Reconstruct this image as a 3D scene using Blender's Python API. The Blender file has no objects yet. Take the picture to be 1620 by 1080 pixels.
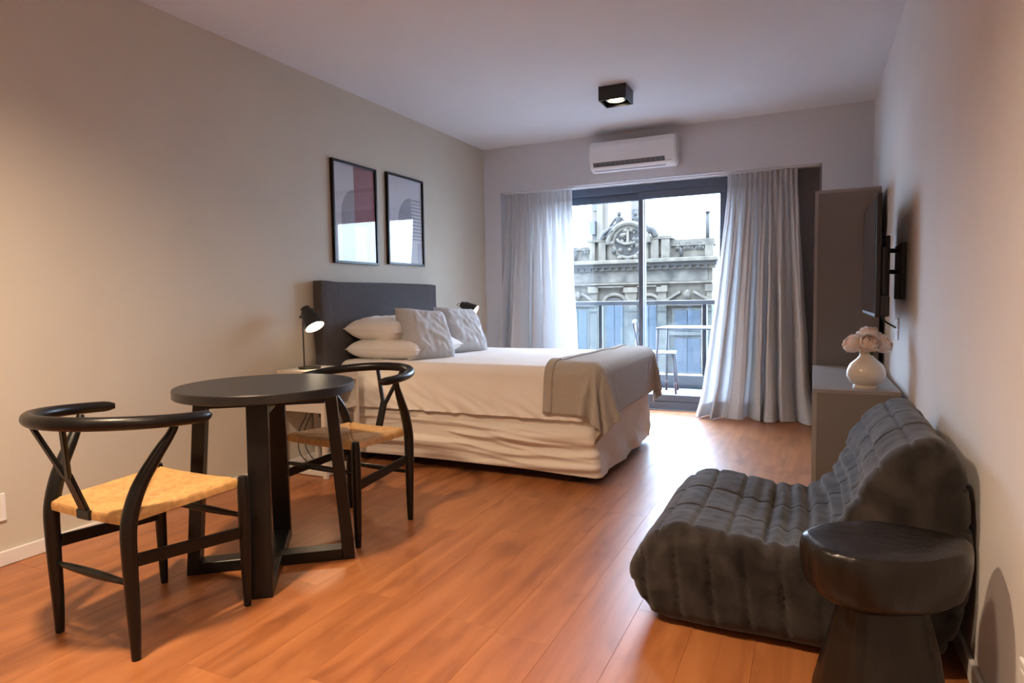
import bpy, bmesh, math, random
from math import sin, cos, pi, sqrt, exp, radians
from mathutils import Vector, Matrix, noise
random.seed(7)
scene = bpy.context.scene
COL = scene.collection

# ------------------------------------------------------------------ camera
F_PX, YAW, PITCH, ROLL = 1010.14, 0.44047, -0.066887, -0.016291
CAM = Vector((3.0246, 0.0, 1.07))
W, YB, CEIL = 3.44, 5.812, 2.564          # room width, window wall, ceiling
YR = -1.9                                  # wall behind the camera
_f = Vector((-sin(YAW) * cos(PITCH), cos(YAW) * cos(PITCH), sin(PITCH)))
_r = Vector((cos(YAW), sin(YAW), 0))
_u = _r.cross(_f)
_r2 = _r * cos(ROLL) + _u * sin(ROLL)
_u2 = _u * cos(ROLL) - _r * sin(ROLL)
cam_d = bpy.data.cameras.new('camera')
cam = bpy.data.objects.new('camera', cam_d)
COL.objects.link(cam)
cam_d.sensor_width = 36.0
cam_d.lens = F_PX / 1620 * 36.0
cam_d.clip_start = 0.05
cam_d.clip_end = 400
M = Matrix((( _r2.x, _u2.x, -_f.x, CAM.x), (_r2.y, _u2.y, -_f.y, CAM.y),
            (_r2.z, _u2.z, -_f.z, CAM.z), (0, 0, 0, 1)))
cam.matrix_world = M
scene.camera = cam

def at_depth(px, py, Y):
    """point on the plane y = Y seen at a pixel of the 1620x1080 photograph"""
    d = _f + _r2 * ((px - 810) / F_PX) + _u2 * ((540 - py) / F_PX)
    return CAM + d * ((Y - CAM.y) / d.y)

# ------------------------------------------------------------------ sky, lights, exposure
world = bpy.data.worlds.new('overcast_sky')
scene.world = world
world.use_nodes = True
nt = world.node_tree
nt.nodes.clear()
wo = nt.nodes.new('ShaderNodeOutputWorld')
bg = nt.nodes.new('ShaderNodeBackground')
tc = nt.nodes.new('ShaderNodeTexCoord')
sx = nt.nodes.new('ShaderNodeSeparateXYZ')
mr = nt.nodes.new('ShaderNodeMapRange')      # CIE overcast sky: zenith three times the horizon
mr.inputs['From Min'].default_value = 0.0
mr.inputs['From Max'].default_value = 1.0
mr.inputs['To Min'].default_value = 1.0
mr.inputs['To Max'].default_value = 3.0
mul = nt.nodes.new('ShaderNodeMath'); mul.operation = 'MULTIPLY'
SKY = 10.0
mul.inputs[1].default_value = SKY
bg.inputs['Color'].default_value = (0.60, 0.77, 1.0, 1)
nt.links.new(tc.outputs['Generated'], sx.inputs[0])
nt.links.new(sx.outputs['Z'], mr.inputs['Value'])
nt.links.new(mr.outputs['Result'], mul.inputs[0])
nt.links.new(mul.outputs[0], bg.inputs['Strength'])
nt.links.new(bg.outputs[0], wo.inputs['Surface'])

WARM = (1.0, 0.74, 0.50)
SPOTS = [  # x, y, watts of the ceiling spotlights; only the one by the window is in view
    (1.32, 0.85, 190), (2.60, 0.70, 70), (1.60, -1.1, 32), (1.722, 4.585, 25)]  # second one is unseen, added to fill the stool's wall shadow

vs = scene.view_settings
vs.view_transform = 'Standard'
vs.look = 'None'
vs.exposure = 0.84
vs.gamma = 1.0
vs.use_curve_mapping = False

# ------------------------------------------------------------------ materials
def N(t, kind, **kw):
    n = t.nodes.new(kind)
    for k, v in kw.items():
        if k in n.inputs: n.inputs[k].default_value = v
        else: setattr(n, k, v)
    return n

def mat(name, col, rough=0.5, metal=0.0, spec=0.5, noise_amt=0.0, noise_scale=8.0, bump=0.0,
        bump_scale=60.0, sheen=0.0, coat=0.0, stretch=None, emit=None, estr=0.0, ior=None, transl=0.0):
    m = bpy.data.materials.new(name)
    m.use_nodes = True
    t = m.node_tree
    b = t.nodes['Principled BSDF']
    b.inputs['Base Color'].default_value = (*col, 1)
    b.inputs['Roughness'].default_value = rough
    b.inputs['Metallic'].default_value = metal
    b.inputs['Specular IOR Level'].default_value = spec
    if ior: b.inputs['IOR'].default_value = ior
    if sheen:
        b.inputs['Sheen Weight'].default_value = sheen
        b.inputs['Sheen Roughness'].default_value = 0.5
    if coat:
        b.inputs['Coat Weight'].default_value = coat
        b.inputs['Coat Roughness'].default_value = 0.08
    if emit:
        b.inputs['Emission Color'].default_value = (*emit, 1)
        b.inputs['Emission Strength'].default_value = estr
    co = N(t, 'ShaderNodeTexCoord')
    src = co.outputs['Object']
    if stretch:
        mp = N(t, 'ShaderNodeMapping')
        mp.inputs['Scale'].default_value = stretch
        t.links.new(src, mp.inputs[0]); src = mp.outputs[0]
    if noise_amt:
        nz = N(t, 'ShaderNodeTexNoise', Scale=noise_scale, Detail=5.0)
        t.links.new(src, nz.inputs['Vector'])
        rp = N(t, 'ShaderNodeValToRGB')
        lo = tuple(c * (1 - noise_amt) for c in col); hi = tuple(min(1, c * (1 + noise_amt)) for c in col)
        rp.color_ramp.elements[0].position = 0.3; rp.color_ramp.elements[0].color = (*lo, 1)
        rp.color_ramp.elements[1].position = 0.7; rp.color_ramp.elements[1].color = (*hi, 1)
        t.links.new(nz.outputs['Fac'], rp.inputs[0])
        t.links.new(rp.outputs[0], b.inputs['Base Color'])
    if bump:
        nb = N(t, 'ShaderNodeTexNoise', Scale=bump_scale, Detail=4.0)
        t.links.new(src, nb.inputs['Vector'])
        bp = N(t, 'ShaderNodeBump', Strength=bump, Distance=0.01)
        t.links.new(nb.outputs['Fac'], bp.inputs['Height'])
        t.links.new(bp.outputs[0], b.inputs['Normal'])
    if transl:
        tr = N(t, 'ShaderNodeBsdfTranslucent')
        tr.inputs['Color'].default_value = (*col, 1)
        mx = N(t, 'ShaderNodeMixShader')
        mx.inputs[0].default_value = transl
        out = t.nodes['Material Output']
        t.links.new(b.outputs[0], mx.inputs[1]); t.links.new(tr.outputs[0], mx.inputs[2])
        t.links.new(mx.outputs[0], out.inputs['Surface'])
    return m

def thin_glass(name, tint=(1, 1, 1), ior=1.5, rough=0.0):
    m = bpy.data.materials.new(name); m.use_nodes = True
    t = m.node_tree; t.nodes.clear()
    o = N(t, 'ShaderNodeOutputMaterial'); a = N(t, 'ShaderNodeBsdfTransparent'); g = N(t, 'ShaderNodeBsdfGlossy')
    a.inputs['Color'].default_value = (*tint, 1)
    g.inputs['Roughness'].default_value = rough
    lw = N(t, 'ShaderNodeLayerWeight'); lw.inputs['Blend'].default_value = 0.5      # facing: the same from both sides of the pane
    pw = N(t, 'ShaderNodeMath', operation='POWER'); pw.inputs[1].default_value = 5.0
    f0 = ((ior - 1) / (ior + 1)) ** 2
    fr = N(t, 'ShaderNodeMath', operation='MULTIPLY_ADD'); fr.inputs[1].default_value = 1 - f0; fr.inputs[2].default_value = f0
    t.links.new(lw.outputs['Facing'], pw.inputs[0]); t.links.new(pw.outputs[0], fr.inputs[0])
    mx = N(t, 'ShaderNodeMixShader')
    t.links.new(fr.outputs[0], mx.inputs[0]); t.links.new(a.outputs[0], mx.inputs[1])
    t.links.new(g.outputs[0], mx.inputs[2]); t.links.new(mx.outputs[0], o.inputs['Surface'])
    return m

MT = {}
MT['wall_left'] = mat('beige_wall_paint', (0.58, 0.535, 0.45), 0.85, spec=0.2, noise_amt=0.02, noise_scale=3, bump=0.04, bump_scale=250)
MT['wall'] = mat('white_wall_paint', (0.70, 0.67, 0.65), 0.85, spec=0.2, noise_amt=0.02, noise_scale=3, bump=0.04, bump_scale=250)
MT['ceiling'] = mat('ceiling_paint', (0.74, 0.76, 0.80), 0.9, spec=0.2, noise_amt=0.015, noise_scale=2)  # bluish daylight cast mixed into the ceiling colour
MT['wall_back'] = mat('daylight_tinted_wall_paint', (0.66, 0.67, 0.71), 0.85, spec=0.2, noise_amt=0.02, noise_scale=3, bump=0.04, bump_scale=250)  # cool daylight tint put into the colour of the window wall
MT['trim'] = mat('white_trim', (0.80, 0.78, 0.76), 0.45, noise_amt=0.02)
MT['plastic'] = mat('white_plastic', (0.82, 0.82, 0.82), 0.35, noise_amt=0.01)
MT['ac'] = mat('air_conditioner_plastic', (0.82, 0.82, 0.84), 0.3, noise_amt=0.01)
MT['ac_dark'] = mat('air_conditioner_vent', (0.10, 0.10, 0.11), 0.5, noise_amt=0.05)
MT['post'] = mat('dark_railing_post', (0.012, 0.014, 0.018), 0.5, noise_amt=0.05)
MT['frieze'] = mat('mottled_frieze_stucco', (0.0403, 0.0342, 0.0258), 0.9, noise_amt=0.75, noise_scale=1.5, bump=0.6, bump_scale=6)
MT['outer_wall'] = mat('grey_outer_render', (0.10, 0.10, 0.10), 0.9, noise_amt=0.1, noise_scale=2)
MT['vane'] = mat('grey_vane', (0.22, 0.22, 0.23), 0.5, noise_amt=0.03)
MT['recess'] = mat('recess_shade_grey', (0.20, 0.195, 0.20), 0.7, noise_amt=0.03)  # dark grey that paints the shade of the recess
MT['frame'] = mat('charcoal_aluminium', (0.12, 0.15, 0.20), 0.4, metal=0.3, noise_amt=0.05)  # lifted and blued, window haze put into the colour
MT['black_metal'] = mat('black_metal', (0.012, 0.012, 0.013), 0.4, noise_amt=0.1)
MT['black_wood'] = mat('black_lacquered_wood', (0.006, 0.0052, 0.005), 0.33, spec=0.35, noise_amt=0.25, noise_scale=14, stretch=(3, 3, 0.6), bump=0.03)
MT['table_top'] = mat('black_table_top', (0.014, 0.013, 0.013), 0.34, noise_amt=0.25, noise_scale=20, stretch=(1, 8, 1), bump=0.02)
MT['cord'] = mat('paper_cord', (0.50, 0.28, 0.10), 0.7, noise_amt=0.22, noise_scale=45, bump=0.25, bump_scale=300)
MT['sheet'] = mat('ivory_bed_linen', (0.78, 0.73, 0.68), 0.85, spec=0.15, noise_amt=0.03, noise_scale=5, bump=0.12, bump_scale=45, sheen=0.15)
MT['skirt'] = mat('ivory_bed_skirt', (0.72, 0.65, 0.58), 0.85, spec=0.15, noise_amt=0.04, noise_scale=5, bump=0.12, bump_scale=40, sheen=0.1)
MT['pillow'] = mat('white_cotton', (0.80, 0.78, 0.76), 0.85, spec=0.15, noise_amt=0.02, bump=0.12, bump_scale=35, sheen=0.15)
MT['cushion'] = mat('pale_grey_linen', (0.50, 0.52, 0.55), 0.9, spec=0.1, noise_amt=0.05, noise_scale=60, bump=0.2, bump_scale=250, sheen=0.15)
MT['throw'] = mat('taupe_throw', (0.40, 0.36, 0.31), 0.9, spec=0.1, noise_amt=0.06, noise_scale=120, bump=0.3, bump_scale=500, sheen=0.2)
MT['headboard'] = mat('charcoal_slipcover', (0.078, 0.072, 0.077), 0.9, spec=0.1, noise_amt=0.08, noise_scale=40, bump=0.2, bump_scale=200, sheen=0.15)
MT['dark_base'] = mat('dark_bed_base', (0.02, 0.018, 0.018), 0.6, noise_amt=0.1)
MT['night'] = mat('cream_laminate', (0.66, 0.60, 0.53), 0.5, noise_amt=0.03)
MT['cabinet'] = mat('taupe_laminate', (0.19, 0.165, 0.15), 0.5, noise_amt=0.04, noise_scale=3)
MT['cab_top'] = mat('taupe_cabinet_top', (0.27, 0.24, 0.225), 0.4, noise_amt=0.04, noise_scale=3)
MT['cab_edge'] = mat('taupe_cabinet_edge', (0.30, 0.27, 0.25), 0.5, noise_amt=0.03)
MT['curtain'] = mat('white_curtain_linen', (0.72, 0.71, 0.71), 0.9, spec=0.1, noise_amt=0.04, noise_scale=90, bump=0.15, bump_scale=400, transl=0.27)
MT['ceramic'] = mat('cream_ceramic', (0.70, 0.62, 0.51), 0.18, noise_amt=0.03, coat=0.5)
MT['petal'] = mat('blush_petal', (0.93, 0.72, 0.60), 0.7, noise_amt=0.08, noise_scale=40, transl=0.25)
MT['petal_pale'] = mat('pale_blush_petal', (0.96, 0.85, 0.77), 0.7, noise_amt=0.06, noise_scale=40, transl=0.25)
MT['leaf'] = mat('dark_green_leaf', (0.03, 0.06, 0.025), 0.6, noise_amt=0.2, noise_scale=30)
MT['stool'] = mat('dark_carved_wood', (0.010, 0.0075, 0.006), 0.30, spec=0.3, noise_amt=0.45, noise_scale=16, stretch=(1, 1, 0.25), bump=0.3, bump_scale=30, coat=0.06)
MT['screen'] = mat('tv_screen', (0.006, 0.006, 0.007), 0.12, noise_amt=0.05)
MT['tv_body'] = mat('tv_black_plastic', (0.012, 0.012, 0.013), 0.45, noise_amt=0.1)
MT['print'] = mat('print_paper', (0.58, 0.58, 0.62), 0.8, noise_amt=0.02)
MT['print_grey'] = mat('print_grey_ink', (0.33,0.33,0.37), 0.8, noise_amt=0.05)
MT['print_plum'] = mat('print_plum_ink', (0.30,0.15,0.17), 0.8, noise_amt=0.05)
MT['print_blue'] = mat('print_blue_grey_ink', (0.42,0.42,0.48), 0.8, noise_amt=0.05)
MT['pic_glass'] = thin_glass('picture_glass', (1, 1, 1), 1.45, 0.01)
MT['glass'] = thin_glass('window_glass', (0.97, 0.985, 1.0), 1.45, 0.0)
MT['rail_glass'] = thin_glass('balcony_glass', (0.80, 0.88, 0.94), 1.5, 0.0)
MT['bulb'] = mat('lit_bulb', (1, 0.9, 0.75), 0.4, noise_amt=0.01, emit=(1.0, 0.80, 0.52), estr=14)
MT['bulb_small'] = mat('lit_reading_bulb', (1, 0.9, 0.75), 0.4, noise_amt=0.01, emit=(1.0, 0.86, 0.66), estr=9)
MT['shade_in'] = mat('lamp_shade_inner', (0.75, 0.72, 0.66), 0.5, noise_amt=0.02)
MT['chrome'] = mat('brushed_chrome', (0.55, 0.53, 0.5), 0.3, metal=1.0, noise_amt=0.03)
MT['balc'] = mat('balcony_screed', (0.2210, 0.2210, 0.2253), 0.8, noise_amt=0.1, noise_scale=6)
MT['balc_white'] = mat('balcony_white_metal', (0.10, 0.104, 0.112), 0.4, noise_amt=0.04)
MT['mauve'] = mat('mauve_painted_metal', (0.0728, 0.0572, 0.0676), 0.45, noise_amt=0.05)
MT['red_tip'] = mat('red_painted_metal', (0.0676, 0.0156, 0.0135), 0.45, noise_amt=0.1)
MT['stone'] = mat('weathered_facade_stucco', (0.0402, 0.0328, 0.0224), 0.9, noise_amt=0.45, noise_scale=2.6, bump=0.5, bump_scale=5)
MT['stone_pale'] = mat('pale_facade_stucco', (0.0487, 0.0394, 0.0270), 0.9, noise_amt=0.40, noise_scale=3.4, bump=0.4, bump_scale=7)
MT['stone_dark'] = mat('dark_facade_stucco', (0.0114, 0.0097, 0.0075), 0.9, noise_amt=0.35, noise_scale=3.0, bump=0.5, bump_scale=8)  # darkest stucco tone; shade put into the colour under cornices and in gaps
MT['shutter'] = mat('blue_grey_shutter', (0.014, 0.017, 0.021), 0.5, noise_amt=0.1, noise_scale=3)
MT['tower'] = mat('pale_concrete_tower', (0.0663, 0.0536, 0.0398), 0.9, noise_amt=0.12, noise_scale=0.8)
MT['tower_dark'] = mat('tower_window', (0.0247, 0.0247, 0.0274), 0.5, noise_amt=0.2)
MT['street'] = mat('asphalt', (0.12, 0.12, 0.125), 0.9, noise_amt=0.2, noise_scale=1)

def sofa_mat():
    m = mat('charcoal_velour', (0.060, 0.054, 0.056), 0.85, spec=0.15, bump=0.25, bump_scale=22, sheen=0.18)
    t = m.node_tree; b = t.nodes['Principled BSDF']
    co = N(t, 'ShaderNodeTexCoord')
    nz = N(t, 'ShaderNodeTexNoise', Scale=9.0, Detail=7.0, Distortion=0.8)
    t.links.new(co.outputs['Object'], nz.inputs['Vector'])
    rp = N(t, 'ShaderNodeValToRGB')
    rp.color_ramp.elements[0].position = 0.35; rp.color_ramp.elements[0].color = (0.013, 0.0100, 0.0090, 1)
    rp.color_ramp.elements[1].position = 0.68; rp.color_ramp.elements[1].color = (0.040, 0.033, 0.031, 1)
    t.links.new(nz.outputs['Fac'], rp.inputs[0]); t.links.new(rp.outputs[0], b.inputs['Base Color'])
    return m
MT['sofa'] = sofa_mat()

def plank_mat():
    m = bpy.data.materials.new('orange_oak_laminate'); m.use_nodes = True
    t = m.node_tree; b = t.nodes['Principled BSDF']
    co = N(t, 'ShaderNodeTexCoord'); oi = N(t, 'ShaderNodeObjectInfo')
    off = N(t, 'ShaderNodeVectorMath', operation='SCALE'); off.inputs[0].default_value = (37.0, 91.0, 13.0)
    t.links.new(oi.outputs['Random'], off.inputs['Scale'])
    add = N(t, 'ShaderNodeVectorMath', operation='ADD')
    t.links.new(co.outputs['Object'], add.inputs[0]); t.links.new(off.outputs[0], add.inputs[1])
    mp = N(t, 'ShaderNodeMapping'); mp.inputs['Scale'].default_value = (16.0, 1.5, 1.0)
    t.links.new(add.outputs[0], mp.inputs[0])
    n1 = N(t, 'ShaderNodeTexNoise', Scale=1.0, Detail=6.0, Distortion=0.6); t.links.new(mp.outputs[0], n1.inputs['Vector'])
    mp2 = N(t, 'ShaderNodeMapping'); mp2.inputs['Scale'].default_value = (7.0, 2.6, 1.0)
    t.links.new(add.outputs[0], mp2.inputs[0])
    n2 = N(t, 'ShaderNodeTexNoise', Scale=1.0, Detail=3.0, Distortion=0.5); t.links.new(mp2.outputs[0], n2.inputs['Vector'])
    rp = N(t, 'ShaderNodeValToRGB')
    e = rp.color_ramp.elements
    e[0].position = 0.25; e[0].color = (0.25, 0.080, 0.025, 1)
    e[1].position = 0.75; e[1].color = (0.43, 0.168, 0.058, 1)
    k = e.new(0.48); k.color = (0.345, 0.123, 0.040, 1)
    t.links.new(n1.outputs['Fac'], rp.inputs[0])
    rp2 = N(t, 'ShaderNodeValToRGB')
    rp2.color_ramp.elements[0].position = 0.30; rp2.color_ramp.elements[0].color = (0.62, 0.56, 0.54, 1)
    rp2.color_ramp.elements[1].position = 0.46; rp2.color_ramp.elements[1].color = (1, 1, 1, 1)
    t.links.new(n2.outputs['Fac'], rp2.inputs[0])
    mx = N(t, 'ShaderNodeMixRGB', blend_type='MULTIPLY'); mx.inputs[0].default_value = 0.75
    t.links.new(rp.outputs[0], mx.inputs[1]); t.links.new(rp2.outputs[0], mx.inputs[2])
    mr_ = N(t, 'ShaderNodeMapRange'); mr_.inputs['To Min'].default_value = 0.965; mr_.inputs['To Max'].default_value = 1.035
    t.links.new(oi.outputs['Random'], mr_.inputs['Value'])
    mv = N(t, 'ShaderNodeVectorMath', operation='SCALE')
    t.links.new(mx.outputs[0], mv.inputs[0]); t.links.new(mr_.outputs[0], mv.inputs['Scale'])
    t.links.new(mv.outputs[0], b.inputs['Base Color'])
    b.inputs['Roughness'].default_value = 0.36
    b.inputs['Specular IOR Level'].default_value = 0.65
    bp = N(t, 'ShaderNodeBump', Strength=0.06, Distance=0.004)
    t.links.new(n1.outputs['Fac'], bp.inputs['Height']); t.links.new(bp.outputs[0], b.inputs['Normal'])
    return m
MT['plank'] = plank_mat()

# ------------------------------------------------------------------ object helpers
def tag(o, label=None, cat=None, group=None, kind=None):
    if label: o['label'] = label
    if cat: o['category'] = cat
    if group: o['group'] = group
    if kind: o['kind'] = kind
    return o

def thing(name, label, cat, loc=(0, 0, 0), rz=0.0, group=None):
    o = bpy.data.objects.new(name, None)
    o.empty_display_size = 0.1
    COL.objects.link(o)
    o.location = loc; o.rotation_euler = (0, 0, rz)
    return tag(o, label, cat, group)

def obj(name, vf, m, parent=None, smooth=False, loc=None):
    """vf: (verts, faces) or a bmesh"""
    me = bpy.data.meshes.new(name)
    if isinstance(vf, bmesh.types.BMesh):
        bmesh.ops.recalc_face_normals(vf, faces=vf.faces)
        vf.to_mesh(me); vf.free()
    else:
        me.from_pydata([tuple(v) for v in vf[0]], [], vf[1]); me.validate()
        b = bmesh.new(); b.from_mesh(me); bmesh.ops.recalc_face_normals(b, faces=b.faces); b.to_mesh(me); b.free()
    me.update()
    if smooth is True:
        for p_ in me.polygons: p_.use_smooth = True
    elif smooth:
        for p_ in me.polygons: p_.use_smooth = True
        me.set_sharp_from_angle(angle=radians(smooth))
    o = bpy.data.objects.new(name, me)
    COL.objects.link(o)
    me.materials.append(MT[m] if isinstance(m, str) else m)
    if parent: o.parent = parent
    if loc: o.location = loc
    return o

def box(bm, x0, x1, y0, y1, z0, z1, bev=0.0, seg=2, mtx=None):
    vs_ = [bm.verts.new((x, y, z)) for x in (x0, x1) for y in (y0, y1) for z in (z0, z1)]
    fs = [bm.faces.new([vs_[i] for i in q]) for q in
          ((0, 1, 3, 2), (4, 6, 7, 5), (0, 4, 5, 1), (2, 3, 7, 6), (0, 2, 6, 4), (1, 5, 7, 3))]
    es = list({e for f in fs for e in f.edges})
    if bev:
        r = bmesh.ops.bevel(bm, geom=es, offset=bev, segments=seg, affect='EDGES', profile=0.5)
        vs_ = list({v for f in r['faces'] for v in f.verts} | {v for v in vs_ if v.is_valid})
    if mtx: bmesh.ops.transform(bm, matrix=mtx, verts=[v for v in vs_ if v.is_valid])
    return bm

def B(*a, **k):
    return box(bmesh.new(), *a, **k)

def tube(pts, rad, n=10, bm=None, flat=None, up=Vector((0, 0, 1))):
    """sweep a circle (or ellipse, flat=(a,b) multipliers) along pts"""
    bm = bm or bmesh.new()
    pts = [Vector(p) for p in pts]
    rad = rad if isinstance(rad, (list, tuple)) else [rad] * len(pts)
    rings = []
    prev = None
    for i, p in enumerate(pts):
        t = (pts[min(i + 1, len(pts) - 1)] - pts[max(i - 1, 0)]).normalized()
        if prev is None:
            a = up - t * up.dot(t)
            if a.length < 1e-3: a = Vector((1, 0, 0)) - t * t.x
        else:
            a = prev - t * prev.dot(t)
        a.normalize(); prev = a
        b = t.cross(a)
        fa, fb = flat if flat else (1, 1)
        rings.append([bm.verts.new(p + a * (cos(2 * pi * k / n) * rad[i] * fa) + b * (sin(2 * pi * k / n) * rad[i] * fb)) for k in range(n)])
    for i in range(len(rings) - 1):
        for k in range(n):
            bm.faces.new((rings[i][k], rings[i][(k + 1) % n], rings[i + 1][(k + 1) % n], rings[i + 1][k]))
    bm.faces.new(rings[0][::-1]); bm.faces.new(rings[-1])
    return bm

def smooth_path(pts, rad=None, sub=6):
    """Catmull-Rom"""
    P = [Vector(p) for p in pts]
    out, ro = [], []
    for i in range(len(P) - 1):
        p0, p1, p2, p3 = P[max(i - 1, 0)], P[i], P[i + 1], P[min(i + 2, len(P) - 1)]
        for s in range(sub):
            t = s / sub
            out.append(0.5 * ((2 * p1) + (p2 - p0) * t + (2 * p0 - 5 * p1 + 4 * p2 - p3) * t * t + (3 * p1 - p0 - 3 * p2 + p3) * t ** 3))
            if rad: ro.append(rad[i] * (1 - t) + rad[i + 1] * t)
    out.append(P[-1])
    if rad: ro.append(rad[-1])
    return (out, ro) if rad else out

def lathe(prof, n=32, bm=None, c=(0, 0, 0), fn=None):
    bm = bm or bmesh.new()
    rings = []
    for (r, z) in prof:
        ring = []
        for k in range(n):
            a = 2 * pi * k / n
            rr = r * (fn(a, z) if fn else 1)
            ring.append(bm.verts.new((c[0] + rr * cos(a), c[1] + rr * sin(a), c[2] + z)))
        rings.append(ring)
    for i in range(len(rings) - 1):
        for k in range(n):
            bm.faces.new((rings[i][k], rings[i][(k + 1) % n], rings[i + 1][(k + 1) % n], rings[i + 1][k]))
    bm.faces.new(rings[0][::-1]); bm.faces.new(rings[-1])
    return bm

def grid(nu, nv, fn, closed_u=False):
    """surface fn(u, v), u, v in 0..1"""
    V = []; Fq = []
    cu = nu if closed_u else nu + 1
    for i in range(cu):
        for j in range(nv + 1):
            V.append(fn(i / nu, j / nv))
    for i in range(nu):
        i2 = (i + 1) % cu
        for j in range(nv):
            Fq.append((i * (nv + 1) + j, i2 * (nv + 1) + j, i2 * (nv + 1) + j + 1, i * (nv + 1) + j + 1))
    return V, Fq

def prism(poly, y0, y1, bm=None, axis='y'):
    """extrude a polygon given as (x,z) along y (or (y,z) along x)"""
    bm = bm or bmesh.new()
    mk = (lambda a, b, c: (a, c, b)) if axis == 'y' else (lambda a, b, c: (c, a, b))
    A = [bm.verts.new(mk(a, b, y0)) for a, b in poly]; C_ = [bm.verts.new(mk(a, b, y1)) for a, b in poly]
    n = len(poly)
    for i in range(n): bm.faces.new((A[i], A[(i + 1) % n], C_[(i + 1) % n], C_[i]))
    bm.faces.new(A[::-1]); bm.faces.new(C_)
    return bm

def nz(x, y=0.0, z=0.0): return noise.noise(Vector((x, y, z)))

def copy_tree(o, parent=None):
    c = o.copy(); COL.objects.link(c); c.parent = parent
    for ch in list(o.children): copy_tree(ch, c)
    return c

# ------------------------------------------------------------------ room shell
RX0, RX1, RTOP, YW = 0.186, 3.078, 2.125, 6.03      # window recess and the plane of the window
WX0, WX1 = 0.64, 2.335                              # window opening
S = lambda name, vf, m: tag(obj(name, vf, m), kind='structure')
floor_o = S('floor', B(-0.1, W + 0.1, YR, 6.02, -0.12, -0.010), 'dark_base')
S('ceiling', B(-0.1, W + 0.1, YR, 6.2, CEIL, CEIL + 0.12), 'ceiling')
S('wall_left', B(-0.12, 0, YR, 6.2, -0.1, CEIL), 'wall_left')
S('wall_right', B(W, W + 0.12, YR, 6.2, -0.1, CEIL), 'wall')
S('wall_front', B(-0.1, W + 0.1, YR - 0.12, YR, -0.1, CEIL), 'wall')
wb = bmesh.new()
box(wb, 0, RX0, YB, YB + 0.40, -0.1, CEIL); box(wb, RX1, W, YB, YB + 0.40, -0.1, CEIL)
box(wb, RX0, RX1, YB, YB + 0.40, RTOP, CEIL)
box(wb, RX0, WX0, YW, YB + 0.40, -0.1, RTOP); box(wb, WX1, RX1, YW, YB + 0.40, -0.1, RTOP)
S('wall_back', wb, 'wall_back')
S('baseboard_left', B(0.0005, 0.014, YR, YB, 0.001, 0.062, bev=0.003), 'trim')
S('baseboard_right', B(W - 0.014, W - 0.0005, YR, 3.44, 0.001, 0.062, bev=0.003), 'trim')

S('recess_shade_back', B(WX1 + 0.03, RX1 - 0.0005, YW - 0.02, YW - 0.0005, 0.001, RTOP - 0.0005), 'recess')  # added dark panel, shade behind the curtain put into its colour
S('recess_shade_side', B(RX1 - 0.015, RX1 - 0.0005, YB + 0.002, YW - 0.021, 0.001, RTOP - 0.02), 'recess')  # same painted shade on the side of the recess
# floor planks
PWD, PLN = 0.192, 1.26
x = 0.0; row = 0
while x < W - 0.001:
    x1 = min(x + PWD, W)
    y = YR - random.random() * PLN
    while y < 6.02:
        a, c = max(y, YR), min(y + PLN, 6.02)
        if c - a > 0.03:
            g = 0.0002
            hx, hy = (x1 - x) / 2, (c - a) / 2
            V = [(sx_ * (hx - g), sy_ * (hy - g), -0.0099) for sx_ in (-1, 1) for sy_ in (-1, 1)] + \
                [(sx_ * (hx - g), sy_ * (hy - g), -0.0006) for sx_ in (-1, 1) for sy_ in (-1, 1)] + \
                [(sx_ * (hx - g - 0.0005), sy_ * (hy - g - 0.0005), 0.0) for sx_ in (-1, 1) for sy_ in (-1, 1)]
            Fc = [(0, 1, 3, 2)]
            for b0 in (0, 4):
                Fc += [(b0 + 0, b0 + 1, b0 + 5, b0 + 4), (b0 + 1, b0 + 3, b0 + 7, b0 + 5), (b0 + 3, b0 + 2, b0 + 6, b0 + 7), (b0 + 2, b0 + 0, b0 + 4, b0 + 6)]
            Fc.append((8, 9, 11, 10))
            obj('plank', (V, Fc), 'plank', floor_o, loc=((x + x1) / 2, (a + c) / 2, 0))
        y += PLN
    x = x1; row += 1

# ------------------------------------------------------------------ sliding window
win = tag(thing('window_1', None, None, (0, YW, 0)), kind='structure')
def wbar(name, x0, x1, y0, y1, z0, z1, par=win): return obj(name, B(x0, x1, y0, y1, z0, z1, bev=0.003), 'frame', par)
ZT = 2.105
wbar('head_rail', WX0, WX1, 0.0, 0.12, ZT - 0.05, ZT + 0.018)
wbar('sill_rail', WX0, WX1, 0.0, 0.12, 0.0, 0.075)
wbar('jamb', WX0, WX0 + 0.045, 0.0, 0.12, 0.076, ZT - 0.051); wbar('jamb', WX1 - 0.03, WX1, 0.0, 0.12, 0.076, ZT - 0.051)
for (a, b, yo) in ((WX0 + 0.046, 1.57, 0.064), (1.52, WX1 - 0.031, 0.010)):
    s = wbar('sash', a, b, yo, yo + 0.045, ZT - 0.12, ZT - 0.0515)
    obj('sash_rail', B(a, b, yo, yo + 0.045, 0.076, 0.14, bev=0.003), 'frame', s)
    obj('stile', B(a, a + 0.045, yo, yo + 0.045, 0.141, ZT - 0.121, bev=0.003), 'frame', s)
    obj('stile', B(b - 0.045, b, yo, yo + 0.045, 0.141, ZT - 0.121, bev=0.003), 'frame', s)
    obj('pane', B(a + 0.045, b - 0.045, yo + 0.019, yo + 0.025, 0.14, ZT - 0.12), 'glass', s)
S('trim_1', B(RX0 + 0.01, RX1 - 0.01, YB + 0.045, YB + 0.085, RTOP - 0.012, RTOP - 0.0005, bev=0.002), 'trim')   # curtain track

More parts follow.
